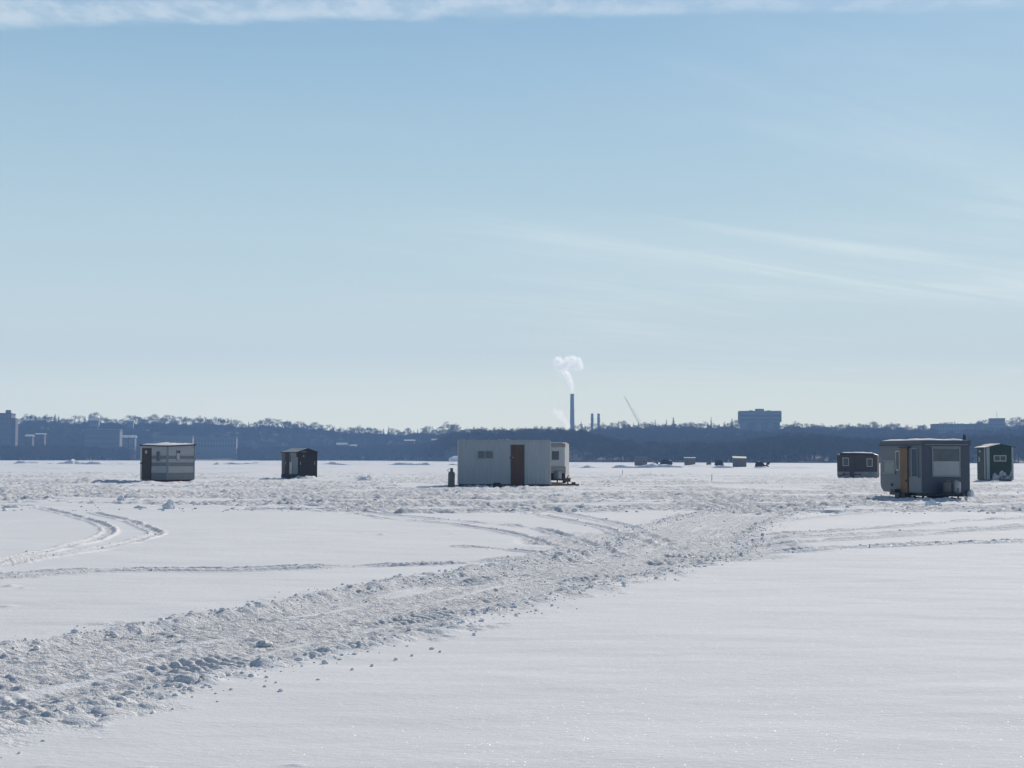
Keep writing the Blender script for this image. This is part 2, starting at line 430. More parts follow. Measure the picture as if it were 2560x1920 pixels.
def lake_height(x, y, want_churn=False):
    r = np.hypot(x, y)
    far = sstep(350, 500, r)
    h = 0.035 * perlin(x / 11, y / 16, 1) + 0.013 * fbm(x / 2.6, y / 1.5, 2, 3) + 0.0035 * fbm(x / 0.9, y / 0.34, 6, 2)
    h *= (1 - far)
    churn = np.zeros_like(x); broad = np.zeros_like(x)
    h -= 0.02
    # ---- mid ground: churned by traffic between the huts, with clean patches left
    sel = np.nonzero((y > 34) & (y < 240) & (np.abs(x) < 0.62 * y))[0]
    X = x[sel]; Y = y[sel]
    edge = 41.5 + 2.2 * perlin(X / 9, Y / 30 + 3, 31) + 1.2 * perlin(X / 2.5, Y / 9, 32) + 0.05 * np.abs(X)
    mid = sstep(edge - 0.8, edge + 0.8, Y) * (1 - sstep(120, 200, Y + 12 * perlin(X / 20, Y / 20, 35)))
    patch = sstep(-0.20, -0.04, fbm(X / 9 + 4, Y / 6, 33, 5, 0.62) + 0.22 * sstep(110, 45, Y))
    amp = mid * patch
    rough = 0.098 * fbm(X / 0.5, Y / 0.55, 34, 3, 0.64) + 0.03 * perlin(X / 1.6, Y / 1.8, 41) + 0.10 * clods(X, Y, 0.42, 36, 0.45) * sstep(-0.1, 0.35, perlin(X / 3.1, Y / 4, 37))
    lanes = 0.075 * perlin(X / 6.5, Y / 1.1, 38) + 0.040 * perlin(X / 3.0, Y / 0.6, 39)
    churn[sel] = np.maximum(churn[sel], amp); broad[sel] = amp
    h[sel] += amp * (rough - 0.03 + lanes) + mid * 0.05 * fbm(X / 5, Y / 3.5, 40, 3) + mid * (1 - patch) * 0.02
    # ---- wind-packed ridges far out on the ice
    sel = np.nonzero((y > 170) & (y < 470) & (np.abs(x) < 0.5 * y))[0]
    X = x[sel]; Y = y[sel]; u = X / Y
    def ridge(Yc, width, hgt, seed, lo, hi, sx):
        c = Yc + 9 * perlin(X / 60, X * 0 + seed, seed)
        env = np.clip(0.15 + 1.3 * perlin(X / sx, X * 0 + 0.5, seed + 1) + 0.4 * perlin(X / (sx * 0.3), Y / 4, seed + 2), 0, 1.4)
        return hgt * env * np.exp(-((Y - c) / width) ** 2) * sstep(lo - 0.02, lo, u) * (1 - sstep(hi, hi + 0.02, u))
    h[sel] += ridge(345, 3.2, 0.62, 50, -0.6, -0.05, 16) + ridge(362, 3.2, 0.5, 53, -0.2, 0.1, 13) + ridge(262, 3.0, 0.65, 56, 0.05, 0.165, 7) \
            + ridge(225, 2.6, 0.42, 60, 0.16, 0.5, 12) + ridge(300, 3.0, 0.35, 63, -0.45, 0.0, 20) + ridge(190, 2.0, 0.2, 66, -0.5, 0.5, 9) + ridge(236, 2.2, 0.2, 69, -0.5, 0.5, 11)
    for c, a, sx, sy in BUMPS:
        k = np.nonzero((np.abs(x - c.x) < 3 * sx) & (np.abs(y - c.y) < 3 * sy))[0]
        if len(k):
            wob = 1 + 0.35 * fbm(x[k] / 0.5, y[k] / 0.5, 71, 3)
            h[k] += a * wob * np.exp(-((x[k] - c.x) / sx) ** 2 - ((y[k] - c.y) / sy) ** 2)
    # ---- ruts
    for P, w, dp in RUTS:
        d, sg, arc = dist_along(x, y, P, w * 4)
        k = np.nonzero(d < w * 3.2)[0]
        if not len(k): continue
        q = d[k] / w
        X = x[k]; Y = y[k]
        brk = sstep(-0.65, 0.0, perlin(X / 0.9, Y / 1.4, 81))
        prof = -dp * np.exp(-(q * 1.1) ** 4) + dp * 0.9 * np.exp(-((q - 1.35) / 0.42) ** 2) * (0.3 + 1.1 * brk)
        lump = np.exp(-(q / 1.9) ** 4) * (0.24 * clods(X, Y, 0.08, 82, 0.7) + dp * 0.7 * fbm(X / 0.12, Y / 0.14, 83, 3)) * (0.25 + 0.75 * brk)
        churn[k] = np.maximum(churn[k], np.exp(-(q / 1.5) ** 4) * (0.25 + 0.75 * brk))
        h[k] += prof * (0.5 + 0.5 * brk) + lump * min(1.0, w / 0.15)
    # ---- the packed track
    d, sg, arc = dist_along(x, y, ROAD, 2.6)
    jd = np.hypot((x - JUNC.x) / 2.6, (y - JUNC.y) / 5.0)
    sel = np.nonzero((d < 2.5) | (jd < 1.4))[0]
    X = x[sel]; Y = y[sel]; D = d[sel]; S = sg[sel]; A = arc[sel]
    hw = 1.22 + 0.16 * perlin(X / 1.8, Y / 2.2, 90) + 0.10 * perlin(X / 0.6, Y / 0.7, 91)
    s = D / hw
    jin = 1 - sstep(0.7, 1.05, jd[sel] + 0.25 * fbm(X / 1.2, Y / 1.2, 92, 2))
    inside = np.maximum(1 - sstep(0.82, 1.02, s), jin)
    berm = np.exp(-((s - 1.0) / 0.16) ** 2) * (1 - jin)
    off = S * D                                     # lateral offset across the track
    lane = np.exp(-((off - 0.62) / 0.26) ** 2) + np.exp(-((off + 0.55) / 0.28) ** 2)
    tread = np.sin((A + 0.5 * np.abs(off - 0.05)) * 2 * math.pi / 0.135 + 1.5 * perlin(X / 0.8, Y / 0.8, 93)) * sstep(-0.15, 0.3, perlin(X / 1.3, Y / 1.5, 94))
    fine = fbm(X / 0.17, Y / 0.085, 95, 2, 0.6)
    coarse = fbm(X / 0.6, Y / 0.8, 96, 3, 0.55)
    smoothish = sstep(0.10, 0.42, perlin(off / 0.22 + 9, A / 5.0, 97)) * sstep(-0.2, 0.2, perlin(X / 1.1, Y / 1.6, 105))      # glazed strips
    groove = 0.6 * perlin(off / 0.15, A / 3.5, 103) + 0.4 * perlin(off / 0.06, A / 1.2, 104)
    cl = clods(X, Y, 0.16, 98, 0.55); cl2 = clods(X, Y, 0.30, 99, 0.40); cl3 = clods(X, Y, 0.06, 100, 0.6)
    hh = inside * (-0.040 + 0.007 * coarse + 0.026 * groove + (0.017 * fine + 0.16 * cl3 * sstep(-0.2, 0.3, coarse)) * (1 - 0.8 * smoothish) + lane * (-0.014 + 0.020 * tread)) \
       + inside * 0.06 * cl * sstep(0.0, 0.4, perlin(X / 0.7, Y / 0.9, 101)) * (1 - lane * 0.6)
    side = np.where(S < 0, 1.0, 0.55)
    hh += berm * (0.022 * side + 0.014 * coarse + 0.28 * cl + 0.14 * cl2 * side + 0.008 * fine)
    spill = np.exp(-((s - 1.25) / 0.2) ** 2) * (1 - jin)
    hh += spill * (0.18 * cl * sstep(0.1, 0.4, perlin(X / 0.5, Y / 0.5, 102)))
    h[sel] += hh
    churn[sel] = np.maximum(churn[sel], np.clip(inside * (1 - 0.75 * smoothish) + 0.9 * berm + 0.6 * spill * sstep(0.1, 0.4, perlin(X / 0.5, Y / 0.5, 102)), 0, 1))
    return (h, churn, broad) if want_churn else h
def gz(x, y):
    return float(lake_height(np.array([float(x)]), np.array([float(y)]))[0])

def build_lake():
    A = FPX * 0.4 * CAMH                                   # ground pixels scale at the final size
    def inv(r0, r1, step): 
        n = int(A * (1 / r0 - 1 / r1) / step)
        return 1.0 / np.linspace(1 / r0, 1 / r1, n, endpoint=False)
    rad = np.concatenate([[0.4, 1.2, 2.2, 3.2, 4.2], inv(5.0, 7.0, 1.6), inv(7.0, 18, 0.39), inv(18, 38, 0.19), inv(38, 150, 0.15), inv(150, 420, 0.055), np.geomspace(420, 2300, 26)])
    t = np.linspace(-0.425, 0.425, 840)
    fine = np.arctan(t)
    rest = np.linspace(fine[-1], fine[0] + 2 * math.pi, 46)[1:-1]
    ang = np.concatenate([fine, rest])
    nr, na = len(rad), len(ang)
    # rows keep a constant depth inside the view fan so that rows lie across the view
    rr, aa = np.meshgrid(rad, ang, indexing='ij')
    x = (rr * np.sin(aa)).ravel(); y = (rr * np.cos(aa)).ravel()
    z, churn, broad = lake_height(x, y, True)
    co = np.stack([x, y, z], 1)
    i = np.arange(nr - 1)[:, None]; j = np.arange(na)[None, :]
    j2 = (j + 1) % na
    a = i * na + j; b = i * na + j2; c = (i + 1) * na + j2; d = (i + 1) * na + j
    quads = np.stack([a + 0 * b, d + 0 * b, c, b], -1).reshape(-1, 4)
    me = bpy.data.meshes.new('frozen_lake')
    nv = len(co); nf = len(quads)
    me.vertices.add(nv + 1)
    co = np.vstack([co, [[0, 0, z[:na].mean()]]])
    me.vertices.foreach_set('co', co.ravel())
    cap = np.stack([np.full(na, nv), np.arange(na), (np.arange(na) + 1) % na], 1)[:, ::-1]
    me.loops.add(nf * 4 + na * 3)
    me.loops.foreach_set('vertex_index', np.concatenate([quads.ravel(), cap.ravel()]).astype(np.int32))
    me.polygons.add(nf + na)
    starts = np.concatenate([np.arange(nf) * 4, nf * 4 + np.arange(na) * 3]).astype(np.int32)
    me.polygons.foreach_set('loop_start', starts)
    me.polygons.foreach_set('use_smooth', np.ones(nf + na, dtype=bool))
    me.update(calc_edges=True); me.validate()
    at_ = me.attributes.new('churn', 'FLOAT', 'POINT')
    at_.data.foreach_set('value', np.append(churn, 0.0).astype(np.float32))
    at_ = me.attributes.new('broad', 'FLOAT', 'POINT')
    at_.data.foreach_set('value', np.append(broad, 0.0).astype(np.float32))
    me.materials.append(M_SNOW)
    o = bpy.data.objects.new('frozen_lake', me)
    COL.objects.link(o)
    tag(o, kind='structure')
    return o
build_lake()

# ------------------------------------------------------------------ far shore
def interp(x, pts):
    xs = [p[0] for p in pts]; ys = [p[1] for p in pts]
    return np.interp(x, xs, ys)
def hor(px): return 1144.0 + px * 5.0 / 2560.0
def u2px(u): return 1280 + 3600 * u
SHORE = [(-1500, 780), (100, 794), (700, 885), (900, 940), (1050, 880), (1120, 760), (1300, 675), (1500, 630), (1900, 585), (2500, 590), (4000, 600)]
NEAR_TOP = [(-1500, 1118), (0, 1118), (300, 1121), (700, 1120), (1000, 1116), (1060, 1108), (1100, 1090), (1150, 1074), (1220, 1068), (1350, 1065), (1420, 1068), (1480, 1079), (1560, 1094), (1650, 1105), (1750, 1112), (1800, 1109), (1880, 1092), (1975, 1080), (2060, 1082), (2150, 1092), (2250, 1091), (2400, 1088), (2450, 1083), (2560, 1083), (4000, 1085)]
FAR_TOP = [(-1500, 1050), (-100, 1048), (40, 1050), (75, 1038), (110, 1038), (145, 1042), (180, 1047), (230, 1042), (300, 1046), (400, 1042), (460, 1046), (520, 1045), (580, 1050), (600, 1056), (660, 1050), (740, 1056), (800, 1060), (860, 1068), (930, 1069), (1000, 1075), (1060, 1068), (1100, 1072), (1130, 1064), (1170, 1072), (1300, 1076), (1420, 1072), (1500, 1062), (1560, 1057), (1620, 1057), (1700, 1058), (1850, 1057), (1990, 1058), (2100, 1063), (2180, 1058), (2320, 1065), (2400, 1058), (2480, 1050), (2560, 1047), (4000, 1045)]
DFAR = 1180.0
def shore(u): return interp(u2px(u), SHORE)
def znear(u):
    p = u2px(u)
    z = (hor(p) - interp(p, NEAR_TOP)) / 3600 * (shore(u) + 60) + CAMH
    return np.maximum(z - interp(p, [(1000, 7.0), (1150, 9.5), (4000, 9.5)]), 0.8)
def zfar(u):
    p = u2px(u)
    return (hor(p) - interp(p, FAR_TOP)) / 3600 * DFAR + CAMH - 10.5
def hill_height(x, y):
    u = x / np.maximum(y, 1.0)
    s = shore(u); a = znear(u); b = zfar(u)
    t0 = sstep(0, 60, y - s)
    tm = sstep(70, 190, y - s)
    t1 = sstep(s + 150, DFAR, y)
    z = -1.6 + (a + 1.6) * np.clip((y - s + 8) / 60, 0, 1) ** 0.7
    dip = np.minimum(a, 2.5)
    z = z * (1 - tm) + dip * tm
    z = z * (1 - t1) + b * t1
    z = z * (1 - 0.4 * sstep(DFAR + 150, 2100, y))
    return z + 0.5 * fbm(x / 40, y / 40, 120, 3) * sstep(5, 40, y - s)
def build_hills():
    us = np.linspace(-0.62, 0.62, 320)
    nrow = 70
    V = []
    for k in range(nrow):
        t = k / (nrow - 1)
        s = shore(us)
        Y = (s - 8) + (1150 - s) * (t * 1.35) if t < 0.74 else 1150 + (t - 0.74) / 0.26 * 950 + (s - 8) * 0
        Y = np.where(np.full_like(us, t) < 0.74, (s - 8) + (1150 - (s - 8)) * (t / 0.74) ** 1.5, Y)
        X = us * Y
        Z = hill_height(X, Y)
        V.append(np.stack([X, Y, Z], 1))
    V = np.array(V)
    n = len(us)
    vs = V.reshape(-1, 3).tolist()
    fs = [(i * n + j, i * n + j + 1, (i + 1) * n + j + 1, (i + 1) * n + j) for i in range(nrow - 1) for j in range(n - 1)]
    # woodland floor: brush and leaf litter with snow lying between
    m, nt, b = new_mat('woodland_floor')
    N = nt.nodes.new; L = nt.links.new
    geo = N('ShaderNodeNewGeometry')
    nz = N('ShaderNodeTexNoise'); L(geo.outputs['Position'], nz.inputs[0]); nz.inputs['Scale'].default_value = 0.03; nz.inputs['Detail'].default_value = 8; nz.inputs['Roughness'].default_value = 0.7
    mr = N('ShaderNodeMapRange'); L(nz.outputs[0], mr.inputs[0]); mr.inputs[1].default_value = 0.70; mr.inputs[2].default_value = 0.76
    mx = N('ShaderNodeMix'); mx.data_type = 'RGBA'; L(mr.outputs[0], mx.inputs[0])
    mx.inputs[6].default_value = (0.06, 0.05, 0.04, 1); mx.inputs[7].default_value = (0.75, 0.77, 0.8, 1)
    L(mx.outputs[2], b.inputs['Base Color']); b.inputs['Roughness'].default_value = 0.9
    mb = MB(); mb.v = vs; mb.f = fs; mb.mi = [0] * len(fs)
    o = mb.build('wooded_hills', m, None, True)
    tag(o, kind='structure')
build_hills()
def hz(x, y): return float(hill_height(np.array([float(x)]), np.array([float(y)]))[0])

# ------------------------------------------------------------------ trees
M_BARK = mat('grey_brown_bark', (0.075, 0.062, 0.052), 0.9, 0.3, 1.0)
M_TWIG = mat('bare_twigs', (0.062, 0.05, 0.043), 0.9, 0.3, 0.5)
M_PINE = mat('dark_conifer_needles', (0.028, 0.042, 0.026), 0.9, 0.35, 0.8)
def bare_tree_mesh(seed, H, spread=1.0, lev=5):
    rnd = random.Random(seed)
    trunk = MB(); crown = MB()
    def grow(p, d, l, r, k):
        q = p + d * l
        mid = p + d * (l * 0.5) + Vector((rnd.uniform(-1, 1), rnd.uniform(-1, 1), rnd.uniform(-.5, .5))) * l * 0.05
        tgt = trunk if k <= 1 else crown
        n = 5 if k <= 1 else 3
        tgt.tube(p, mid, r, r * 0.82, n, False); tgt.tube(mid, q, r * 0.82, r * 0.62, n, False)
        if k >= lev: return
        nb = 3 if k > 0 else rnd.choice((3, 4))
        if k >= 3: nb = 4
        base = rnd.uniform(0, 6.28)
        for i in range(nb):
            az = base + i * 6.283 / nb + rnd.uniform(-.5, .5)
            tilt = rnd.uniform(0.35, 0.85) * spread if (i or k > 2) else rnd.uniform(0.0, 0.25)
            ax = d.orthogonal().normalized()
            side = Matrix.Rotation(az, 3, d) @ ax
            nd = (d * math.cos(tilt) + side * math.sin(tilt) + Vector((0, 0, 0.12))).normalized()
            st = q if (i == 0 or rnd.random() < .6) else p + d * (l * rnd.uniform(.55, .95))
            grow(st, nd, l * rnd.uniform(0.62, 0.84), max(r * rnd.uniform(0.5, 0.66), 0.035), k + 1)
    grow(Vector((0, 0, -0.4)), Vector((rnd.uniform(-.05, .05), rnd.uniform(-.05, .05), 1)).normalized(), H * 0.27, H * 0.018 + .05, 0)
    top = max(v[2] for v in crown.v); s = H / top
    for mbx in (trunk, crown): mbx.v = [(a * s, b * s, c * s) for a, b, c in mbx.v]
    return trunk, crown
def pine_mesh(seed, H, width=0.2, ragged=0.3):
    rnd = random.Random(seed)
    trunk = MB().tube((0, 0, -0.4), (0, 0, H * 0.97), H * 0.016, 0.03, 6)
    crown = MB()
    tiers = 22
    for k in range(tiers):
        t = k / (tiers - 1)
        z = H * (0.14 + 0.83 * t)
        rad = H * width * (1 - t) ** 0.85 * (1 + rnd.uniform(-ragged, ragged)) + 0.12
        nb = 9
        for i in range(nb):
            if rnd.random() < ragged * 0.5: continue
            az = rnd.uniform(0, 6.283)
            rl = rad * rnd.uniform(0.6, 1.1)
            d = Vector((math.cos(az), math.sin(az), 0)); sd_ = Vector((-d.y, d.x, 0))
            for q in range(5):
                a = rl * (q / 5) * 0.9; b = rl * (q + 1.5) / 5
                w = rl * 0.20 * (1.2 - q / 6)
                z0 = z - a * 0.25 + rnd.uniform(-.08, .08); z1 = z - b * 0.30 + rnd.uniform(-.1, .1)
                crown.add([d * a + sd_ * w + Vector((0, 0, z0)), d * a - sd_ * w + Vector((0, 0, z0 - .06)), d * b + sd_ * rnd.uniform(-w, w) + Vector((0, 0, z1)), d * (a + b) / 2 + Vector((0, 0, z0 + 0.35 * w + .1))], [(0, 1, 2), (0, 2, 3), (1, 3, 2)])
    return trunk, crown
PROTO = []
def make_proto(kind, meshes):
    tr, cr = meshes
    t = tr.build('trunk', M_BARK); c = cr.build('crown', M_TWIG if kind == 'bare' else M_PINE)
    return [t.data, c.data, (t, c)]
def place_tree(proto, name, loc, s, rz, label, cat, group, sx=1.0):
    e = empty(name, loc, rz, label, cat, group)
    e.scale = (s * sx, s * sx, s)
    if proto[2]:
        t, c = proto[2]; proto[2] = None; proto.append((t, c))
    else:
        t0, c0 = proto[3]
        t = t0.copy(); c = c0.copy(); COL.objects.link(t); COL.objects.link(c)
    t.parent = e; c.parent = e
    return e
bare = [make_proto('bare', bare_tree_mesh(100 + i, 10.0, sp)) for i, sp in enumerate((1.0, 1.15, 0.8, 1.05, 0.9))]
pines = [make_proto('pine', pine_mesh(200 + i, 10.0, w, rg)) for i, (w, rg) in enumerate(((0.20, 0.25), (0.15, 0.35), (0.26, 0.5)))]
rnd = random.Random(11)
GL = 'leafless deciduous trees along the far hill skyline'
# skyline trees on the far ridge; the ones named below stand out
MARKS = [(60, 'left of and behind the brick tower'), (210, 'between the brick tower and campus building'), (330, 'above the campus building'), (500, 'behind the striped ice hut'), (690, 'between striped hut and gabled shed'), (820, 'behind the gabled shed'), (1000, 'right of the gabled shed'), (1140, 'above the snow-roofed lodge'), (1420, 'behind the white metal cabin'), (1545, 'behind the twin stacks'), (1700, 'right of the crane'), (1845, 'left of the concrete tower'), (2080, 'right of the concrete tower'), (2195, 'behind the brown camper'), (2440, 'behind the grey camper'), (9999, 'behind the green shed')]
def where(px): return next(t for x1, t in MARKS if px < x1)
x = -90.0
while x < 2660:
    top = float(interp(x, FAR_TOP)) - rnd.choice((0, 0, 0, 2, 4, 6, 8)) + rnd.uniform(-1, 3.0)
    D = DFAR + rnd.uniform(-25, 35)
    X = (x - 1280) / 3600 * D
    g = hz(X, D)
    P = at(x, top, D)
    h = max(5.5, P.z - g)
    if h < 17:
        side = 'left of the white cabin' if x < 1140 else ''
        if rnd.random() < (0.10 if x < 1450 else 0.22):
            place_tree(rnd.choice(pines), 'pine_tree', (X, D, g), h / 10, rnd.uniform(0, 6), 'small dark evergreen on the far skyline ' + where(x), 'pine tree', 'skyline evergreens ' + where(x), rnd.uniform(.8, 1.2))
        else:
            place_tree(rnd.choice(bare), 'bare_tree', (X, D, g), h / 10, rnd.uniform(0, 6), ('tall' if h > 11.5 else 'low') + ' bare tree on the far skyline ' + where(x), 'tree', ('tall' if h > 11.5 else 'low') + ' bare skyline trees ' + where(x), rnd.uniform(.95, 1.35))
    x += rnd.uniform(9, 17)
# skyline trees on the nearer wooded point behind the white cabin
x = 1105.0
while x < 2660:
    top = float(interp(x, NEAR_TOP)) + rnd.uniform(-2.5, 3.0)
    s_ = float(shore((x - 1280) / 3600)); D = s_ + 55 + rnd.uniform(-8, 12)
    X = (x - 1280) / 3600 * D
    g = hz(X, D); P = at(x, top, D); h = P.z - g
    if 4.5 < h < 16:
        place_tree(rnd.choice(bare), 'bare_tree', (X, D, g), h / 10, rnd.uniform(0, 6), 'bare tree topping the dark shoreline wood ' + where(x), 'tree', 'dark shoreline wood ' + where(x), rnd.uniform(1.0, 1.4))
    x += rnd.uniform(13, 22)
def lone(px, top, D, kind, i, label, sx=1.0):
    X = (px - 1280) / 3600 * D; g = hz(X, D); h = at(px, top, D).z - g
    place_tree((bare if kind == 'b' else pines)[i], 'bare_tree' if kind == 'b' else 'pine_tree', (X, D, g), h / 10, rnd.uniform(0, 6), label, 'tree' if kind == 'b' else 'pine tree', None, sx)
lone(138, 1033, DFAR - 20, 'p', 0, 'tallest pointed evergreen on the ridge right of the brick tower', 0.9)
lone(147, 1037, DFAR - 16, 'p', 1, 'shorter evergreen close beside the tallest pointed evergreen', 1.1)
lone(236, 1029, DFAR - 10, 'b', 1, 'tall spreading bare tree above the white campus building', 1.2)
lone(186, 1037, DFAR - 10, 'b', 3, 'round bare tree between the paired evergreens and campus building', 1.4)
lone(1124, 1053, DFAR - 40, 'b', 0, 'big wide bare tree on skyline left of the white cabin', 1.45)
lone(1185, 1064, DFAR - 40, 'p', 2, 'dark evergreen on skyline just behind the white cabin', 1.1)
lone(1453, 1052, 800, 'p', 2, 'lone ragged pine between the tall chimney and twin stacks', 1.25)
lone(1638, 1048, DFAR - 20, 'p', 1, 'narrow evergreen on skyline right of the crane', 1.0)
lone(1666, 1047, DFAR - 20, 'p', 1, 'narrow evergreen second from the crane', 1.0)
lone(1684, 1041, DFAR - 20, 'p', 2, 'broad-topped evergreen midway between crane and concrete tower', 1.0)
lone(1778, 1040, DFAR - 20, 'p', 1, 'thin spiky evergreen standing left of the concrete tower', 0.7)
lone(1830, 1044, DFAR - 20, 'p', 2, 'round-headed tree touching the concrete tower block', 1.0)
lone(2185, 1052, DFAR - 20, 'b', 1, 'wide bare tree on skyline above the brown camper', 1.5)
# the mass of the woods
def build_wood():
    pts = []
    r2 = np.random.default_rng(5)
    n = 21000
    u = r2.uniform(-0.58, 0.58, n); t = r2.uniform(0, 1, n)
    s = shore(u)
    pos = 6 + t ** 1.1 * (DFAR + 90 - s)
    Y = s + pos
    X = u * Y
    p = u2px(u)
    keep = np.ones(n, bool)
    # clearings: snow bank, streets and the building plots
    for (x0, x1, d0, d1) in CLEAR:
        keep &= ~((p > x0) & (p < x1) & (Y > d0) & (Y < d1))
    X = X[keep]; Y = Y[keep]
    Z = hill_height(X, Y) - 0.2
    me = bpy.data.meshes.new('woods')
    me.from_pydata(np.stack([X, Y, Z], 1).tolist(), [], [])
    ta = me.attributes.new('tree_scale', 'FLOAT', 'POINT'); ta.data.foreach_set('value', np.where(Y > DFAR - 70, 0.84, 1.0).astype(np.float32))
    o = bpy.data.objects.new('woods', me); COL.objects.link(o)
    tag(o, kind='stuff'); o['label'] = 'mass of bare woodland covering the far hillside'
    ng = bpy.data.node_groups.new('wood_scatter', 'GeometryNodeTree')
    ng.interface.new_socket('Geometry', in_out='INPUT', socket_type='NodeSocketGeometry')
    ng.interface.new_socket('Geometry', in_out='OUTPUT', socket_type='NodeSocketGeometry')
    N = ng.nodes.new; L = ng.links.new
    gi = N('NodeGroupInput'); go = N('NodeGroupOutput'); jo = N('GeometryNodeJoinGeometry')
    rk = N('FunctionNodeRandomValue'); rk.data_type = 'INT'
    rk.inputs['Min'].default_value = 0 if False else 0
    for sck in rk.inputs:
        if sck.type == 'INT' and sck.name == 'Max': sck.default_value = 19
        if sck.type == 'INT' and sck.name == 'Min': sck.default_value = 0
    rk_out = [q for q in rk.outputs if q.type == 'INT'][0]
    groups = [(bare[0], 0, 3), (bare[1], 4, 7), (bare[2], 8, 11), (bare[3], 12, 15), (bare[4], 16, 18), (pines[2], 19, 19)]
    for k, (pr, lo, hi) in enumerate(groups):
        tro, cro = pr[3]
        a = N('GeometryNodeObjectInfo'); a.inputs[0].default_value = tro
        b = N('GeometryNodeObjectInfo'); b.inputs[0].default_value = cro
        jj = N('GeometryNodeJoinGeometry'); L(a.outputs['Geometry'], jj.inputs[0]); L(b.outputs['Geometry'], jj.inputs[0])
        c1 = N('FunctionNodeCompare'); c1.data_type = 'INT'; c1.operation = 'GREATER_EQUAL'
        c2 = N('FunctionNodeCompare'); c2.data_type = 'INT'; c2.operation = 'LESS_EQUAL'
        for c, v in ((c1, lo), (c2, hi)):
            ii = [q for q in c.inputs if q.type == 'INT']
            L(rk_out, ii[0]); ii[1].default_value = v
        an = N('FunctionNodeBooleanMath'); L(c1.outputs[0], an.inputs[0]); L(c2.outputs[0], an.inputs[1])
        ip = N('GeometryNodeInstanceOnPoints'); L(gi.outputs[0], ip.inputs['Points']); L(jj.outputs[0], ip.inputs['Instance']); L(an.outputs[0], ip.inputs['Selection'])
        rr = N('FunctionNodeRandomValue'); rr.data_type = 'FLOAT_VECTOR'; rr.inputs['Max'].default_value = (0.05, 0.05, 6.28); rr.inputs['Min'].default_value = (-0.05, -0.05, 0)
        rs = N('FunctionNodeRandomValue'); rs.data_type = 'FLOAT_VECTOR'; rs.inputs['Min'].default_value = (0.75, 0.75, 0.55); rs.inputs['Max'].default_value = (1.15, 1.15, 0.95)
        na_ = N('GeometryNodeInputNamedAttribute'); na_.data_type = 'FLOAT'; na_.inputs['Name'].default_value = 'tree_scale'
        vs_ = N('ShaderNodeVectorMath'); vs_.operation = 'SCALE'; L(rs.outputs[0], vs_.inputs[0]); L(na_.outputs[0], vs_.inputs['Scale'])
        L(rr.outputs[0], ip.inputs['Rotation']); L(vs_.outputs[0], ip.inputs['Scale'])
        L(ip.outputs[0], jo.inputs[0])
    L(jo.outputs[0], go.inputs[0])
    md = o.modifiers.new('scatter', 'NODES'); md.node_group = ng
CLEAR = [(1118, 1150, 600, 790), (205, 305, 850, 940), (-70, 45, 850, 1010), (380, 600, 865, 940), (1085, 1118, 960, 1050), (1840, 1960, 1020, 1180), (2335, 2560, 1000, 1180)]
build_wood()

# ------------------------------------------------------------------ far buildings
M_CONC_FAR = mat('pale_concrete', (0.21, 0.21, 0.205), 0.8, 0.08, 0.2)
M_CONC_DARK = mat('dark_glazing', (0.08, 0.09, 0.10), 0.4, 0.15, 0.3)  # one even dark tone for window strips and roof vents
M_BRICK_FAR = mat('red_brown_brick', (0.13, 0.09, 0.08), 0.85, 0.12, 0.4)
M_CREAM_FAR = mat('cream_stone', (0.165, 0.165, 0.16), 0.8, 0.06, 0.3)
M_FARWIN = mat('far_window_glass', (0.11, 0.115, 0.125), 0.4, 0.1)
M_ROOF_DARK = mat('dark_shingle_roof', (0.08, 0.075, 0.07), 0.9, 0.15, 0.5)
M_OLDSNOW = mat('thin_snow_on_shingles', (0.42, 0.43, 0.45), 0.9, 0.25, 0.6)
M_STACK = mat('stained_chimney_concrete', (0.22, 0.2, 0.19), 0.85, 0.12, 0.1)
def bld(name, px0, px1, ytop, D, depth, label, wallm, floors, cols, cat='building', roof='flat', win=True, base=None, snowy=True, wm=None):
    a = at(px0, ytop, D); b = at(px1, ytop, D)
    cx = (a.x + b.x) / 2; w = b.x - a.x
    g = min(hz(cx - w / 2, D), hz(cx + w / 2, D), hz(cx, D)) - 1.0
    H = a.z - g
    e = empty(name, (cx, D, g), -math.atan2(cx, D) * 0.6, label, cat)
    box('wall', wallm, e, -w / 2, w / 2, 0, depth, 0, H)
    if roof == 'flat':
        rf = MB().box(-w / 2 - .3, w / 2 + .3, -.3, depth + .3, H, H + .5).build('roof', M_ROOF_DARK, e)
        if snowy: box('snow_cover', M_OLDSNOW, rf, -w / 2, w / 2, 0, depth, H + .5, H + .75)
    else:
        rh = roof * 0.7
        rf = MB().prism([(-.6, H), (depth + .6, H), (depth / 2, H + rh)], 'x', -w / 2 - .5, w / 2 + .5).build('roof', M_OLDSNOW, e)
    if win:
        zlo = H - floors * 3.4
        me = None
        for f in range(floors):
            z0 = zlo + f * 3.4 + 0.9
            if z0 < 0.3: continue
            for c in range(cols):
                xc = -w / 2 + (c + 0.5) * w / cols
                ww = w / cols * 0.28
                if me is None:
                    o = MB().box(-ww, ww, -.12, 0.1, 0, 1.8).build('window', wm or M_FARWIN, e); me = o.data
                else:
                    o = bpy.data.objects.new('window', me); COL.objects.link(o); o.parent = e
                o.location = (xc, 0, z0)
    return e, w, H, depth
# brick tower at the edge of the picture
e, w, H, dp = bld('brick_tower', -60, 26, 1034, 960, 22, 'reddish brick high-rise tower with a small rooftop box on the left shore', M_BRICK_FAR, 9, 8, snowy=False)
box('penthouse', M_BRICK_FAR, e, w / 2 - 4.0, w / 2 - 1.0, 3, 8, H + .5, H + 2.6)
box('side_wing', M_BRICK_FAR, e, w / 2 + 0.01, w / 2 + 2.6, 2, 16, 0, H - 2.8)
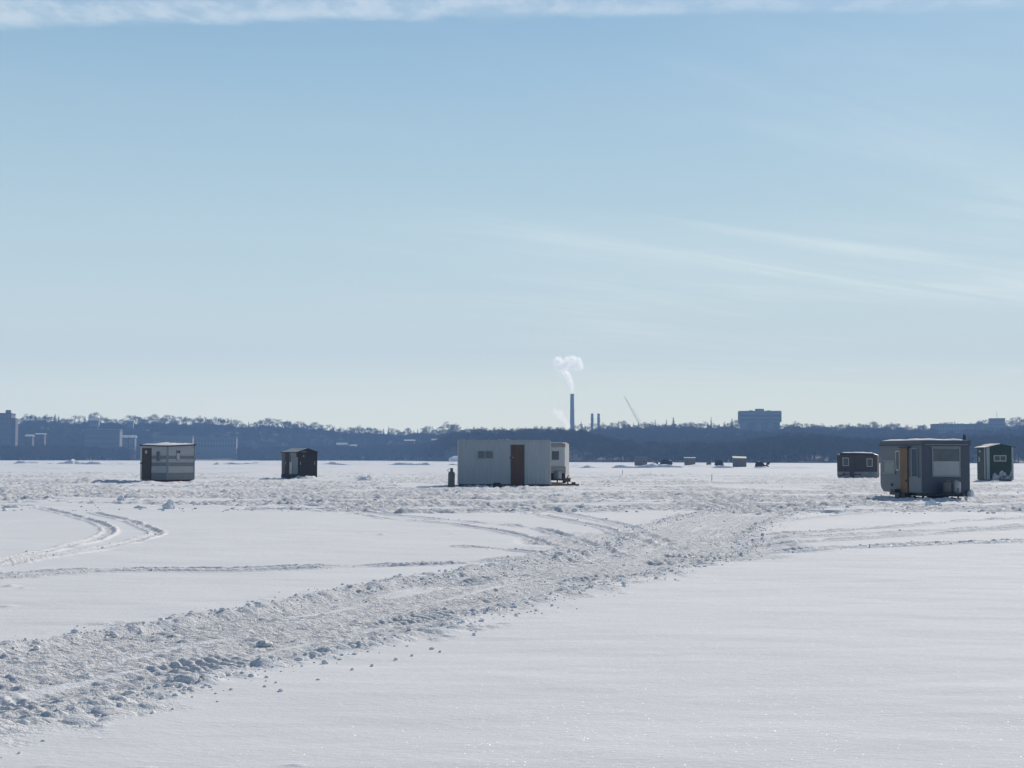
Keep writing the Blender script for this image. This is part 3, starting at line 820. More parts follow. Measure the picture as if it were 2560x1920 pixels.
# concrete tower block with recessed bays
D = 1120
a = at(1848, 1027, D); b = at(1953, 1027, D); w = b.x - a.x; cx = (a.x + b.x) / 2; g = hz(cx, D) - 1; H = a.z - g
e = empty('concrete_tower', (cx, D, g), -0.12, 'tall broad concrete office tower with a wider top storey above the woods', 'building')
band = 0.36 * H
box('wall', M_CONC_FAR, e, -w / 2 + 1.2, w / 2 - 1.2, 0.8, 24, 0, H - 8.5)
box('top_storey', M_CONC_FAR, e, -w / 2, w / 2, -0.4, 25, H - 8.5, H)
box('window_band', M_CONC_DARK, e, -w / 2 + .8, w / 2 - .8, -0.55, 0, H - 4.6, H - 3.0)
box('window_band', M_CONC_DARK, e, -w / 2 + .8, w / 2 - .8, -0.55, 0, H - 7.6, H - 6.2)
for f0, f1 in ((.20, .40), (.53, .70), (.82, .93)):
    box('window_bay', M_CONC_DARK, e, -w / 2 + w * f0, -w / 2 + w * f1, 0.5, 1.2, 0, H - 9.0)
box('penthouse', M_CONC_FAR, e, -w * 0.10, w * 0.10, 6, 16, H, H + 1.8)
box('roof_vent', M_CONC_DARK, e, -w * 0.25, -w * 0.17, 6, 12, H, H + .6)
box('roof_vent', M_CONC_DARK, e, w * 0.17, w * 0.25, 6, 12, H, H + .6)
bld('campus_building', 212, 298, 1076, 905, 18, 'long pale campus building with a snowy roof on the left hillside', M_CREAM_FAR, 3, 12)
bld('lakeside_house', 306, 320, 1094, 855, 9, 'narrow white gabled house, left one of the pair beside campus building', M_CREAM_FAR, 3, 2, 'house', 2.2)
bld('lakeside_house', 324, 337, 1094, 855, 9, 'narrow white gabled house, right one of the pair beside campus building', M_CREAM_FAR, 3, 2, 'house', 2.2)
bld('terrace_block', 384, 480, 1093, 905, 12, 'long low grey terrace of flats behind the striped hut', M_CONC_FAR, 2, 14)
bld('terrace_block', 488, 590, 1095, 930, 12, 'long low terrace of flats between striped hut and gabled shed', M_CONC_FAR, 2, 14)
bld('hill_house', 64, 80, 1091, 880, 9, 'small house with a snow-covered gable roof beside the brick tower', M_BRICK_FAR, 1, 2, 'house', 1.8)
bld('hill_house', 90, 110, 1086, 900, 9, 'low house with a snowy roof right of the brick tower', M_BRICK_FAR, 1, 3, 'house', 1.2)
bld('ridge_house', 222, 246, 1051, 1130, 10, 'large house with hipped roof on the ridge above campus building', M_CONC_FAR, 2, 4, 'house', 3.0)
bld('ridge_house', 318, 332, 1053, 1130, 9, 'small house with snowy roof on the ridge behind bare trees', M_CREAM_FAR, 1, 3, 'house', 2.0)
bld('lodge', 1080, 1122, 1103, 1000, 14, 'wide lodge with a bright snow-covered roof left of the white cabin', M_BRICK_FAR, 1, 5, 'house', 2.6)
bld('ridge_house', 1012, 1036, 1102, 1000, 10, 'snow-roofed house left of the wide lodge', M_BRICK_FAR, 1, 3, 'house', 1.4)
bld('slope_house', 842, 866, 1112, 985, 9, 'snow-roofed house on the slope right of the gabled shed', M_CREAM_FAR, 1, 3, 'house', 2.2)
bld('slope_house', 872, 890, 1115, 980, 9, 'smaller snow-roofed house next to the slope house', M_CREAM_FAR, 1, 2, 'house', 1.6)
bld('slope_house', 1770, 1798, 1115, 700, 8, 'long low snow-roofed house above the far dark tent', M_BRICK_FAR, 1, 3, 'house', 0.7)
bld('slope_house', 1734, 1768, 1131, 640, 7, 'low lakeside house with a strip of snowy roof behind the far shelters', M_BRICK_FAR, 1, 3, 'house', 0.6)
bld('slope_house', 1640, 1662, 1112, 700, 8, 'snow-roofed house behind the far dark pickup', M_BRICK_FAR, 1, 3, 'house', 0.7)
bld('hospital_wing', 2335, 2478, 1061, 1150, 20, 'long flat-roofed building along the ridge behind the grey camper', M_CONC_FAR, 3, 20, snowy=False)
e, w, H, dp = bld('ridge_block', 2478, 2512, 1047, 1165, 16, 'taller flat-roofed block with a thin mast behind the green shed', M_CONC_FAR, 2, 6, snowy=False)
MB().tube((0, 6, H + .5), (0, 6, H + 6.5), 0.16, 0.06, 6).build('mast', M_STEEL, e)
bld('hospital_wing', 2474, 2640, 1068, 1120, 18, 'pale long building behind the green shed', M_CREAM_FAR, 2, 20)
# power plant
def stack(px, ytop, ybase, wtop, wbase, D, label, rings=()):
    p = at(px, ytop, D); g = hz(p.x, min(D, 2090)) - 2
    H = p.z - g; rt_ = wtop * D / 3600 / 2; rb = wbase * D / 3600 / 2
    hb = at(px, ybase, D).z - g
    k = (rb - rt_) / (H - hb)
    e = empty('chimney', (p.x, D, g), 0, label, 'chimney', None)
    MB().lathe([(rb + k * hb, 0), (rb, hb), (rt_, H)], n=24).build('shaft', M_STACK, e, True)
    MB().lathe([(rt_ * 1.04, H - 1.2), (rt_ * 1.1, H - 1.0), (rt_ * 1.1, H + .05), (rt_ * .8, H + .06)], n=24).build('rim', M_STACK, e)
    for z in rings:
        MB().lathe([(rt_ * 1.05, H - z - .4), (rt_ * 1.5, H - z - .3), (rt_ * 1.5, H - z + .3), (rt_ * 1.05, H - z + .4)], n=20).build('catwalk', M_STEEL, e)
    return e, p
main_stack, TOP = stack(1430.5, 985, 1063, 9.2, 11.5, 1560, 'tall concrete power plant chimney giving off white steam')
stack(1480.5, 1034, 1066, 6.4, 6.6, 1600, 'short dark stack nearer the tall chimney of a pair', (6.0, 8.5))
stack(1496.5, 1034, 1066, 6.4, 6.6, 1600, 'short dark stack nearer the crane of a pair', (6.0, 8.5))
# crane
D = 1500
p0 = at(1590, 1054, D); p1 = at(1580, 1026, D); p2 = at(1560, 990, D)
g = hz(p0.x, D)
kk = (g + 2.0 - p1.z) / (p1.z - p2.z); foot = p1 + (p1 - p2) * kk; p0 = foot.copy()
e = empty('crawler_crane', (p0.x, D, g), 0, 'thin lattice crane boom leaning left above the ridge', 'crane')
base = Vector((p0.x, D, g))
box('carrier', M_STEEL, e, -2.5, 2.5, -4, 4, 0, 3)
def lattice(a, b, w0, w1, n):
    mb = MB(); a = a - base; b = b - base; d = (b - a).normalized(); s = d.cross(Vector((0, 1, 0))).normalized(); t = Vector((0, 1, 0))
    cor = [(1, 1), (1, -1), (-1, -1), (-1, 1)]
    P = lambda k, i: a.lerp(b, k / n) + (s * cor[i % 4][0] + t * cor[i % 4][1]) * (w0 + (w1 - w0) * k / n)
    for i in range(4):
        mb.tube(P(0, i), P(n, i), 0.10, 0.08, 4)
        for k in range(n): mb.tube(P(k, i), P(k + 1, i + 1), 0.05, 0.05, 3)
    return mb
lattice(foot, p1, 0.85, 0.65, 14).build('boom', M_STEEL, e)
lattice(p1, p2, 0.45, 0.12, 18).build('jib', M_STEEL, e)
MB().tube(p1 - base + Vector((1.8, 0, 1.6)), p1 - base, .12).tube(p1 - base + Vector((1.8, 0, 1.6)), p0 - base + Vector((3, 0, 0)), .07).tube(p1 - base + Vector((1.8, 0, 1.6)), p2 - base, .05).build('stay', M_STEEL, e)

# steam: real volumes
def steam(name, blobs, label, dens, nscale, soft=0.7):
    c = sum((b[0] for b in blobs), Vector()) / len(blobs)
    pad = max(b[1] for b in blobs) * 1.2
    lo = Vector([min(b[0][i] - b[1] for b in blobs) - pad * .3 for i in range(3)]) - c
    hi = Vector([max(b[0][i] + b[1] for b in blobs) + pad * .3 for i in range(3)]) - c
    m = bpy.data.materials.new(name); m.use_nodes = True; nt = m.node_tree; nt.nodes.clear()
    N = nt.nodes.new; L = nt.links.new
    tc = N('ShaderNodeTexCoord')
    wn = N('ShaderNodeTexNoise'); L(tc.outputs['Object'], wn.inputs[0]); wn.inputs['Scale'].default_value = nscale; wn.inputs['Detail'].default_value = 5; wn.inputs['Roughness'].default_value = 0.62
    acc = None
    for (p, r, wgt) in blobs:
        d = N('ShaderNodeVectorMath'); d.operation = 'DISTANCE'; L(tc.outputs['Object'], d.inputs[0]); d.inputs[1].default_value = p - c
        mr = N('ShaderNodeMapRange'); L(d.outputs['Value'], mr.inputs[0]); mr.inputs[1].default_value = r * 1.25; mr.inputs[2].default_value = 0; mr.inputs[3].default_value = 0; mr.inputs[4].default_value = wgt
        if acc is None: acc = mr.outputs[0]
        else:
            mxn = N('ShaderNodeMath'); mxn.operation = 'MAXIMUM'; L(acc, mxn.inputs[0]); L(mr.outputs[0], mxn.inputs[1]); acc = mxn.outputs[0]
    # carve the soft blobs with noise
    mm = N('ShaderNodeMath'); mm.operation = 'MULTIPLY_ADD'; L(wn.outputs[0], mm.inputs[0]); mm.inputs[1].default_value = -1.7; mm.inputs[2].default_value = 0.78
    ad = N('ShaderNodeMath'); ad.operation = 'ADD'; L(acc, ad.inputs[0]); L(mm.outputs[0], ad.inputs[1])
    mr = N('ShaderNodeMapRange'); mr.interpolation_type = 'SMOOTHSTEP'; L(ad.outputs[0], mr.inputs[0]); mr.inputs[1].default_value = 0.03; mr.inputs[2].default_value = 0.03 + soft * .5; mr.inputs[4].default_value = dens
    gate = N('ShaderNodeMath'); gate.operation = 'GREATER_THAN'; L(acc, gate.inputs[0]); gate.inputs[1].default_value = 0.03
    ml = N('ShaderNodeMath'); ml.operation = 'MULTIPLY'; L(mr.outputs[0], ml.inputs[0]); L(gate.outputs[0], ml.inputs[1])
    pv = N('ShaderNodeVolumePrincipled'); pv.inputs['Color'].default_value = (0.97, 0.97, 0.98, 1); pv.inputs['Anisotropy'].default_value = 0.6
    L(ml.outputs[0], pv.inputs['Density'])
    out = N('ShaderNodeOutputMaterial'); L(pv.outputs[0], out.inputs['Volume'])
    o = MB().box(lo.x, hi.x, lo.y, hi.y, lo.z, hi.z).build(name, m)
    o.location = c
    tag(o, label, 'steam', None, 'stuff')
PXM = 2000 / 3600
def sb(px, py, rpx, wgt=1.0, dy=0.0, D=1560):
    p = at(px, py, D); p.y += dy
    return (p, rpx * D / 3600, wgt)
steam('steam_plume', [sb(1430, 975, 5, .8), sb(1429, 966, 6.5), sb(1426, 956, 8), sb(1421, 946, 10), sb(1415, 937, 11), sb(1408, 926, 10), sb(1400, 915, 13), sb(1396, 904, 12), sb(1412, 912, 14), sb(1420, 903, 12), sb(1436, 912, 14), sb(1447, 914, 12), sb(1446, 903, 11), sb(1432, 900, 11), sb(1404, 934, 9, .7)], 'white steam plume drifting above the tall chimney', 0.22, 0.27)
steam('steam_puff', [sb(1412, 1068, 9, .9, -60), sb(1405, 1056, 11, .9, -60), sb(1395, 1044, 13, .8, -60), sb(1385, 1034, 11, .6, -60)], 'faint low steam rising left of the chimney foot', 0.12, 0.16)

# shoreline posts
for i, px in enumerate((972, 978, 981, 990, 992)):
    g = ground(px, 1152.6); 
    MB().lathe([(.16, -.3), (.15, .9), (.10, .98)], c=(0, 0, 0), n=8).build('mooring_post', M_STEEL).location = (g.x, g.y, gz(g.x, g.y))
for o in [o for o in bpy.data.objects if o.name.startswith('mooring_post')]:
    tag(o, 'short dark post standing in the snow at the far shoreline', 'post', 'posts at the far shoreline')
# bright snow bank where the wooded point meets the ice
def snow_lump(name, loc, sx, sy, sz, seed, label, cat, m=None, sub=3, rough=0.35, group=None, freq=1.6):
    import bmesh
    bm = bmesh.new(); bmesh.ops.create_icosphere(bm, subdivisions=sub, radius=1.0)
    rd = random.Random(seed); off = Vector((rd.uniform(-9, 9), rd.uniform(-9, 9), rd.uniform(-9, 9)))
    from mathutils import noise
    for v in bm.verts:
        n = noise.noise(v.co * freq + off) * rough + noise.noise(v.co * freq * 2.7 + off) * rough * 0.5
        v.co *= 1 + n
        v.co = Vector((v.co.x * sx, v.co.y * sy, max(v.co.z, -0.5) * sz))
    me = bpy.data.meshes.new(name); bm.to_mesh(me); bm.free()
    me.materials.append(m or M_SNOW_PLAIN)
    if sub > 2: me.polygons.foreach_set('use_smooth', [True] * len(me.polygons))
    o = bpy.data.objects.new(name, me); COL.objects.link(o); o.location = loc
    o.rotation_euler = (0, 0, rd.uniform(0, 6))
    return tag(o, label, cat, group)
p = ground(1143, 1154)
o = snow_lump('snow_bank', (p.x, p.y + 14, 0), 5.0, 7, 3.0, 3, 'bright snow bank at the shore beside the white cabin', 'snow bank', freq=1.2); o.rotation_euler = (0, 0, 0)

def snow_ridge(x0, x1, py, hpx, seed, label, breaks=0.0):
    a = ground(x0, py); b = ground(x1, py); Ld = (b - a).length
    n = max(8, int(Ld / 0.45)); k = a.y / 3600
    e = MB(); t = np.arange(n + 1) / n
    xs = np.arange(n + 1) * (Ld / n)
    hh = 1.7 * hpx * k * np.clip(0.30 + 0.75 * fbm(xs / 9, xs * 0 + seed, seed, 4, 0.6) - breaks, 0.0, 1.3) * np.minimum(1, np.minimum(t, 1 - t) * 12)
    wob = 1.6 * fbm(xs / 7, xs * 0 + .3, seed + 4, 3)
    d = (b - a).normalized(); q = Vector((-d.y, d.x, 0))
    prof = [(-0.55, -0.15), (-0.30, 0.45), (-0.12, 0.85), (0.15, 1.0), (0.7, 0.75), (1.6, 0.3), (3.0, -0.15)]
    vs = []
    for i in range(n + 1):
        for j, (yy, zz) in enumerate(prof):
            jit = 0.18 * math.sin(i * 1.7 + j * 2.3 + seed) * hh[i]
            z_ = (hh[i] * zz + jit * (zz > 0)) if zz > 0 else -0.12
            p_ = d * xs[i] + q * (yy * (0.5 + hh[i] * 1.6) + wob[i]) + Vector((0, 0, z_))
            vs.append(p_)
    m_ = len(prof)
    e.add(vs, [(i * m_ + j, (i + 1) * m_ + j, (i + 1) * m_ + j + 1, i * m_ + j + 1) for i in range(n) for j in range(m_ - 1)])
    o = e.build('snow_ridge', M_SNOW_PLAIN, None, True); o.location = (a.x, a.y, -0.04)
    return tag(o, label, 'snow ridge')
snow_ridge(-60, 345, 1160.5, 8.5, 3, 'long low ridge of drifted snow on the ice left of the striped hut')
snow_ridge(470, 705, 1161, 6.5, 12, 'low ridge of drifted snow between the striped hut and gabled shed', 0.05)
snow_ridge(780, 1160, 1162.5, 6.5, 21, 'low broken ridge of drifted snow between gabled shed and white cabin', 0.08)
snow_ridge(1430, 1840, 1169.5, 8, 33, 'humped snow ridge in front of the distant row of shelters')
snow_ridge(1880, 2115, 1171.5, 5.5, 41, 'thin snow ridge left of the brown camper', 0.03)
snow_ridge(2405, 2640, 1173, 5.5, 52, 'low snow ridge behind the green shed', 0.03)
# ------------------------------------------------------------------ the ice huts
class Hut:
    """two visible faces meeting at a near corner. local: L face on y=0 (x<0), R face on x=0 (y>0)"""
    def __init__(s, name, cx, cy, alpha, label, cat, contact=None, sink=0.0):
        s.cx, s.cy = cx, cy
        s.s = (cy - hor(cx)) / CAMH
        p = ground(cx, cy)
        s.dist = p.y
        s.al = R(alpha)
        az = math.atan2(p.x, p.y)
        s.e = empty(name, (p.x, p.y, gz(p.x, p.y) * 0.5 - sink), -s.al - az, label, cat)
    def lx(s, px): return -(s.cx - px) / s.s / math.cos(s.al)
    def ry(s, px): return (px - s.cx) / s.s / math.sin(s.al)
    def z(s, py): return (s.cy - py) / s.s
def window_L(h, x0, x1, z0, z1, fm, gm, fw=0.05, name='window', parent=None):
    e = parent or h.e
    f = MB()
    f.box(x0, x1, -.045, .02, z0, z0 + fw).box(x0, x1, -.045, .02, z1 - fw, z1).box(x0, x0 + fw, -.043, .02, z0 + fw, z1 - fw).box(x1 - fw, x1, -.043, .02, z0 + fw, z1 - fw)
    o = f.build(name, fm, e)
    box('pane', gm, o, x0 + fw, x1 - fw, -.022, .02, z0 + fw, z1 - fw)
    return o
def window_R(h, y0, y1, z0, z1, fm, gm, fw=0.05, name='window'):
    f = MB()
    f.box(-.02, .045, y0, y1, z0, z0 + fw).box(-.02, .045, y0, y1, z1 - fw, z1).box(-.02, .043, y0, y0 + fw, z0 + fw, z1 - fw).box(-.02, .043, y1 - fw, y1, z0 + fw, z1 - fw)
    o = f.build(name, fm, h.e)
    box('pane', gm, o, -.02, .022, y0 + fw, y1 - fw, z0 + fw, z1 - fw)
    return o
def snow_sheet(name, parent, poly, z_of, thick, seed, m=None, nx=14, ny=10):
    """uneven snow cover on a sloping quad (x0,x1,y0,y1)"""
    x0, x1, y0, y1 = poly
    xs = np.linspace(x0, x1, nx); ys = np.linspace(y0, y1, ny)
    gx, gy = np.meshgrid(xs, ys, indexing='ij')
    n = 0.5 + 0.5 * fbm(gx * 1.7 + seed, gy * 1.7, seed, 3)
    ex = np.minimum(np.minimum((gx - x0), (x1 - gx)), np.minimum(gy - y0, y1 - gy))
    tz = thick * np.clip(n, 0.1, 1.3) * np.clip(ex / 0.12, 0, 1) ** .5
    zb = np.array([[z_of(a, b) for b in ys] for a in xs])
    mb = MB()
    vs = [(gx[i, j], gy[i, j], zb[i, j] + tz[i, j] + .002) for i in range(nx) for j in range(ny)]
    fs = [(i * ny + j, (i + 1) * ny + j, (i + 1) * ny + j + 1, i * ny + j + 1) for i in range(nx - 1) for j in range(ny - 1)]
    k = len(vs)
    vs += [(gx[i, j], gy[i, j], zb[i, j] - .002) for i in range(nx) for j in range(ny)]
    fs += [tuple(a + k for a in f[::-1]) for f in fs]
    mb.add(vs, fs)
    return mb.build(name, m or M_SNOW_PLAIN, parent, True)

# --- striped hut -------------------------------------------------------
M_STRIPE_L = mat('pale_grey_siding', (0.32, 0.335, 0.355), 0.55, 0.08, 2, 0.1, stretch=(1, 1, 6), dirt=(0.26, 0.27, 0.28))
M_STRIPE_D = mat('mid_grey_siding', (0.15, 0.16, 0.175), 0.55, 0.10, 2, 0.1, stretch=(1, 1, 6))
M_TRIM_GREY = mat('slate_trim', (0.17, 0.19, 0.22), 0.5, 0.1)
M_DOOR_DARK = mat('dark_brown_door', (0.035, 0.025, 0.022), 0.6, 0.2, 2, stretch=(6, 6, 1))
M_REDWOOD = mat('red_brown_skid', (0.10, 0.035, 0.02), 0.8, 0.25, 4)
h = Hut('striped_ice_hut', 418, 1205, 45, 'square ice hut with pale and grey horizontal bands and a dark door', 'ice hut')
La, Lb = -h.lx(352), h.ry(485)
zt = h.z(1117); z0 = 0.12
RS = 0.05
def ztop(x, y): return zt + RS * (-x) * 0.5 + RS * y * 0.9
MB().hexa([(-La, 0, z0), (0, 0, z0), (0, Lb, z0), (-La, Lb, z0)], [(-La, 0, ztop(-La, 0)), (0, 0, ztop(0, 0)), (0, Lb, ztop(0, Lb)), (-La, Lb, ztop(-La, Lb))]).build('wall', M_STRIPE_L, h.e)
sk = MB().box(-La + .03, -.03, .04, .16, -0.1, z0).box(-La + .03, -.03, Lb - .16, Lb - .04, -0.1, z0).box(-La + .2, -.2, .16, Lb - .16, 0.04, z0).build('skid', M_REDWOOD, h.e)
bands = [(0.0, .214, 1), (.214, .41, 0), (.41, .527, 1), (.527, .625, 0), (.625, .732, 1), (.732, 0.985, 0)]
hh = zt - z0
dx0, dx1 = h.lx(356), h.lx(378.5)
for f0, f1, dk in bands:
    za, zb_ = z0 + f0 * hh, z0 + f1 * hh
    t = 0.014 if dk else 0.018
    box('siding_band', M_STRIPE_D if dk else M_STRIPE_L, h.e, dx1 + .02, -.04, -t, .0, za + .003, zb_ - .003)
    box('siding_band', M_STRIPE_D if dk else M_STRIPE_L, h.e, 0, t, .04, Lb - .05, za + .003, zb_ - .003)
box('corner_trim', M_TRIM_GREY, h.e, -.06, .03, -.03, .06, z0, zt - .01)
box('corner_trim', M_TRIM_GREY, h.e, -.02, .03, Lb - .07, Lb + .01, z0, ztop(0, Lb) - .01)
box('corner_trim', M_WHITE, h.e, -La - .01, dx0 - .01, -.03, .06, z0, zt - .0)
d = box('door', M_DOOR_DARK, h.e, dx0, dx1, -.05, .01, z0 + .02, zt - .09)
dw = dx1 - dx0
box('window', M_WHITE, d, dx0 + dw * .36, dx0 + dw * .58, -.06, -.05, zt - .42, zt - .24)
MB().tube((dx0 + .04, -.05, 1.15), (dx0 + .04, -.14, 1.15), .03).tube((dx0 - .06, -.13, 1.15), (dx0 + .05, -.13, 1.15), .035).build('handle', M_STEEL, d)
window_L(h, h.lx(391.5), h.lx(400), h.z(1153.5), h.z(1128.5), M_TRIM_GREY, M_GLASS, .035)
wy0, wy1 = h.ry(438.5), h.ry(448.5)
w_ = window_R(h, wy0, wy1, h.z(1151), h.z(1126), M_TRIM_GREY, M_GLASS, .035)
box('blind', M_WHITE, w_, .02, .03, wy0 + .05, wy1 - .02, h.z(1149.5), h.z(1133))
ov = .07
rf = MB().hexa([(-La - ov, -ov, ztop(-La, 0)), (ov, -ov, ztop(0, 0)), (ov, Lb + ov, ztop(0, Lb)), (-La - ov, Lb + ov, ztop(-La, Lb))], [(-La - ov, -ov, ztop(-La, 0) + .075), (ov, -ov, ztop(0, 0) + .075), (ov, Lb + ov, ztop(0, Lb) + .075), (-La - ov, Lb + ov, ztop(-La, Lb) + .075)]).build('roof', M_BLACK, h.e)
snow_sheet('snow_cover', rf, (-La + .05, -.0, .02, Lb), lambda x, y: ztop(x, y) + .075, .10, 3)

# --- gabled shed -------------------------------------------------------
M_SHED_DK = mat('black_brown_plywood', (0.018, 0.014, 0.014), 0.75, 0.25, 3, 0.2)
M_SHED_GREY = mat('weathered_grey_boards', (0.13, 0.12, 0.115), 0.85, 0.25, 4, 0.2, stretch=(5, 5, 1))
M_SHED_BROWN = mat('dark_brown_boards', (0.045, 0.03, 0.028), 0.8, 0.3, 4, 0.2, stretch=(5, 5, 1))
M_SHED_PALE = mat('faded_white_boards', (0.24, 0.25, 0.26), 0.8, 0.12, 3, 0.15, stretch=(5, 5, 1), dirt=(0.2, 0.2, 0.2))
M_TIN = mat('grey_tin_roofing', (0.40, 0.41, 0.42), 0.5, 0.18, 3, dirt=(0.2, 0.18, 0.16))
h = Hut('gabled_shed', 744.5, 1196, 50, 'small dark gabled fishing shed with boarded side and snow banked at front', 'ice hut')
La, Lb = -h.lx(704), h.ry(793)
ze, zr = h.z(1133), h.z(1124.5)
MB().prism([(0, 0), (Lb, 0), (Lb, ze), (Lb / 2, zr), (0, ze)], 'x', -La, 0).build('wall', M_SHED_DK, h.e)
xs = [-La, h.lx(713), h.lx(724), h.lx(733), h.lx(738.5), -.0]
ms = [M_SHED_GREY, M_SHED_BROWN, M_SHED_PALE, M_SHED_PALE, M_SHED_PALE]
for i in range(5):
    n_ = 3 if i != 1 else 1
    if i == 1: continue
    for k in range(n_):
        a = xs[i] + (xs[i + 1] - xs[i]) * k / n_; b_ = xs[i] + (xs[i + 1] - xs[i]) * (k + 1) / n_
        zb0 = 0.22 + 0.03 * ((i * 3 + k) % 3); ztp = ze - .02 if not (i == 4 and k > 0) else ze - .35
        box('board', ms[i], h.e, a + .006, b_ - .006, -.02 - .004 * (k % 2), 0, zb0, ztp)
d = box('door', M_SHED_BROWN, h.e, xs[1] + .01, xs[2] - .01, -.035, 0, .2, ze - .03)
MB().tube((xs[1] + .08, -.05, 0.95), (xs[1] + .08, -.05, 1.2), .018).build('handle', M_WHITE, d)
window_L(h, h.lx(725), h.lx(730.5), h.z(1158), h.z(1137), M_SHED_PALE, M_GLASS, .03)
box('lower_panel', M_WHITE, h.e, h.lx(724.5), h.lx(730.5), -.05, -.024, .28, 1.15)
box('sill_board', M_SHED_BROWN, h.e, -La, 0, -.05, 0, -.05, .2)
fd = box('front_door', M_SHED_DK, h.e, 0, .035, Lb * .08, Lb * .9, .1, ze - .1)
for yy in (.08, .82): MB().tube((.06, Lb * yy + .03, .95), (.06, Lb * yy + .03, 1.18), .022).build('handle', M_WHITE, fd)
box('name_board', M_SHED_GREY, h.e, .0, .04, Lb * .18, Lb * .42, ze + .0, ze + .09)
MB().lathe([(.05, 0), (.05, .08)], c=(.08, Lb * .25, ze - .32), n=10).build('lamp', M_WHITE, h.e)
sdx = MB().box(-La * .5 - .2, -La * .5 + .2, Lb, Lb + .28, .62, 1.2).build('side_box', M_SHED_GREY, h.e)
ov = .06; rk = (zr - ze) / (Lb / 2)
for sgn, nm in ((0, 'roof'), (1, 'roof')):
    ya, yb = (-ov, Lb / 2) if sgn == 0 else (Lb / 2, Lb + ov)
    zz = lambda y: (ze + rk * y if sgn == 0 else ze + rk * (Lb - y))
    rf = MB().hexa([(-La - ov, ya, zz(ya)), (ov, ya, zz(ya)), (ov, yb, zz(yb)), (-La - ov, yb, zz(yb))], [(-La - ov, ya, zz(ya) + .05), (ov, ya, zz(ya) + .05), (ov, yb, zz(yb) + .05), (-La - ov, yb, zz(yb) + .05)]).build('roof', M_SHED_DK, h.e)
    for k in range(4):
        y0_, y1_ = ya + (yb - ya) * k / 4, ya + (yb - ya) * (k + 1) / 4
        MB().hexa([(-La - ov + .1, y0_, zz(y0_) + .05), (-.05, y0_, zz(y0_) + .05), (-.05, y1_ - .01, zz(y1_) + .05), (-La - ov + .1, y1_ - .01, zz(y1_) + .05)], [(-La - ov + .1, y0_, zz(y0_) + .075), (-.05, y0_, zz(y0_) + .075), (-.05, y1_ - .01, zz(y1_) + .055), (-La - ov + .1, y1_ - .01, zz(y1_) + .055)]).build('roof_strip', M_TIN, rf)

# --- white metal cabin -------------------------------------------------
M_CORR = mat('white_ribbed_steel', (0.295, 0.33, 0.365), 0.42, 0.05, 1.5, dirt=(0.27, 0.28, 0.285), dirt_lo=0.5, dirt_hi=0.8, stretch=(2, 2, .5))
M_DOOR_BR = mat('reddish_brown_wood_door', (0.075, 0.034, 0.022), 0.55, 0.35, 2, stretch=(4, 4, .6))
p = ground(1145, 1214.5); q = ground(1375.5, 1214.5)
s_ = (1214.5 - hor(1260)) / CAMH
W = (q.x - p.x); Hc = (1214.5 - 1101) / s_; DPT = 2.4
e = empty('white_metal_cabin', (p.x, p.y, gz(p.x, p.y) * .5), 0.012, 'long white ribbed metal fishing cabin with a brown door', 'ice hut')
X = lambda px: (px - 1145) / s_
Z = lambda py: (1214.5 - py) / s_
zb = Z(1209.5)
def ribbed(mb, x0, x1, y, z0, z1, pitch=0.228, depth=.012, face=-1):
    pts = []; x = x0
    while x < x1 - 1e-6:
        pts += [(x, 0), (min(x + pitch * .66, x1), 0), (min(x + pitch * .74, x1), 1), (min(x + pitch * .92, x1), 1)]
        x += pitch
    pts.append((x1, 0))
    n = len(pts)
    vs = [(a, y + face * depth * b, z0) for a, b in pts] + [(a, y + face * depth * b, z1) for a, b in pts]
    return mb.add(vs, [(i, i + 1, i + 1 + n, i + n) for i in range(n - 1)])
wl = MB().box(0, W, 0, DPT, zb, Hc)
wl.build('wall', M_CORR, e)
dX0, dX1 = X(1277), X(1310.5)
cl_ = MB(); ribbed(cl_, .03, dX0 - .03, -.004, zb, Hc); ribbed(cl_, dX1 + .03, W - .03, -.004, zb, Hc); ribbed(cl_, dX0 - .03, dX1 + .03, -.004, Z(1110.5), Hc)
cl_.build('cladding', M_CORR, e)
box('corner_trim', M_WHITE, e, -.03, .05, -.035, .06, zb, Hc - .005)
box('corner_trim', M_WHITE, e, W - .05, W + .03, -.035, .06, zb, Hc - .005)
fr = MB().box(.02, W - .02, -.02, .10, 0.0, zb).box(.02, W - .02, DPT - .1, DPT, 0.0, zb)
for k in range(5): fr.box(.05 + k * (W - .2) / 4, .15 + k * (W - .2) / 4, .1, DPT - .1, 0.02, zb)
fr.build('skid_frame', M_STEEL, e)
d = box('door', M_DOOR_BR, e, dX0, dX1, -.05, .02, Z(1211), Z(1111.5))
box('door_panel', M_DOOR_BR, d, dX0 + .1, dX1 - .1, -.062, -.05, Z(1205), Z(1165))
box('door_panel', M_DOOR_BR, d, dX0 + .1, dX1 - .1, -.062, -.05, Z(1158), Z(1118))
MB().tube((dX0 + .07, -.05, Z(1143)), (dX0 + .07, -.11, Z(1143)), .02).tube((dX0 + .05, -.105, Z(1143)), (dX0 + .16, -.105, Z(1143)), .018).build('handle', M_TANK, d)
box('latch', M_STEEL, e, dX0 - .07, dX0 - .005, -.06, 0, Z(1145.5), Z(1142))
for a_, b_ in ((1194.5, 1211.5), (1214, 1231.5)):
    f = MB(); x0_, x1_, zz0, zz1, fw = X(a_), X(b_), Z(1145.5), Z(1127), .03
    f.box(x0_, x1_, -.05, .0, zz0, zz0 + fw).box(x0_, x1_, -.05, .0, zz1 - fw, zz1).box(x0_, x0_ + fw, -.048, 0, zz0 + fw, zz1 - fw).box(x1_ - fw, x1_, -.048, 0, zz0 + fw, zz1 - fw)
    o = f.build('window', M_TRIM_GREY, e); box('pane', M_GREEN_GLASS, o, x0_ + fw, x1_ - fw, -.032, .0, zz0 + fw, zz1 - fw)
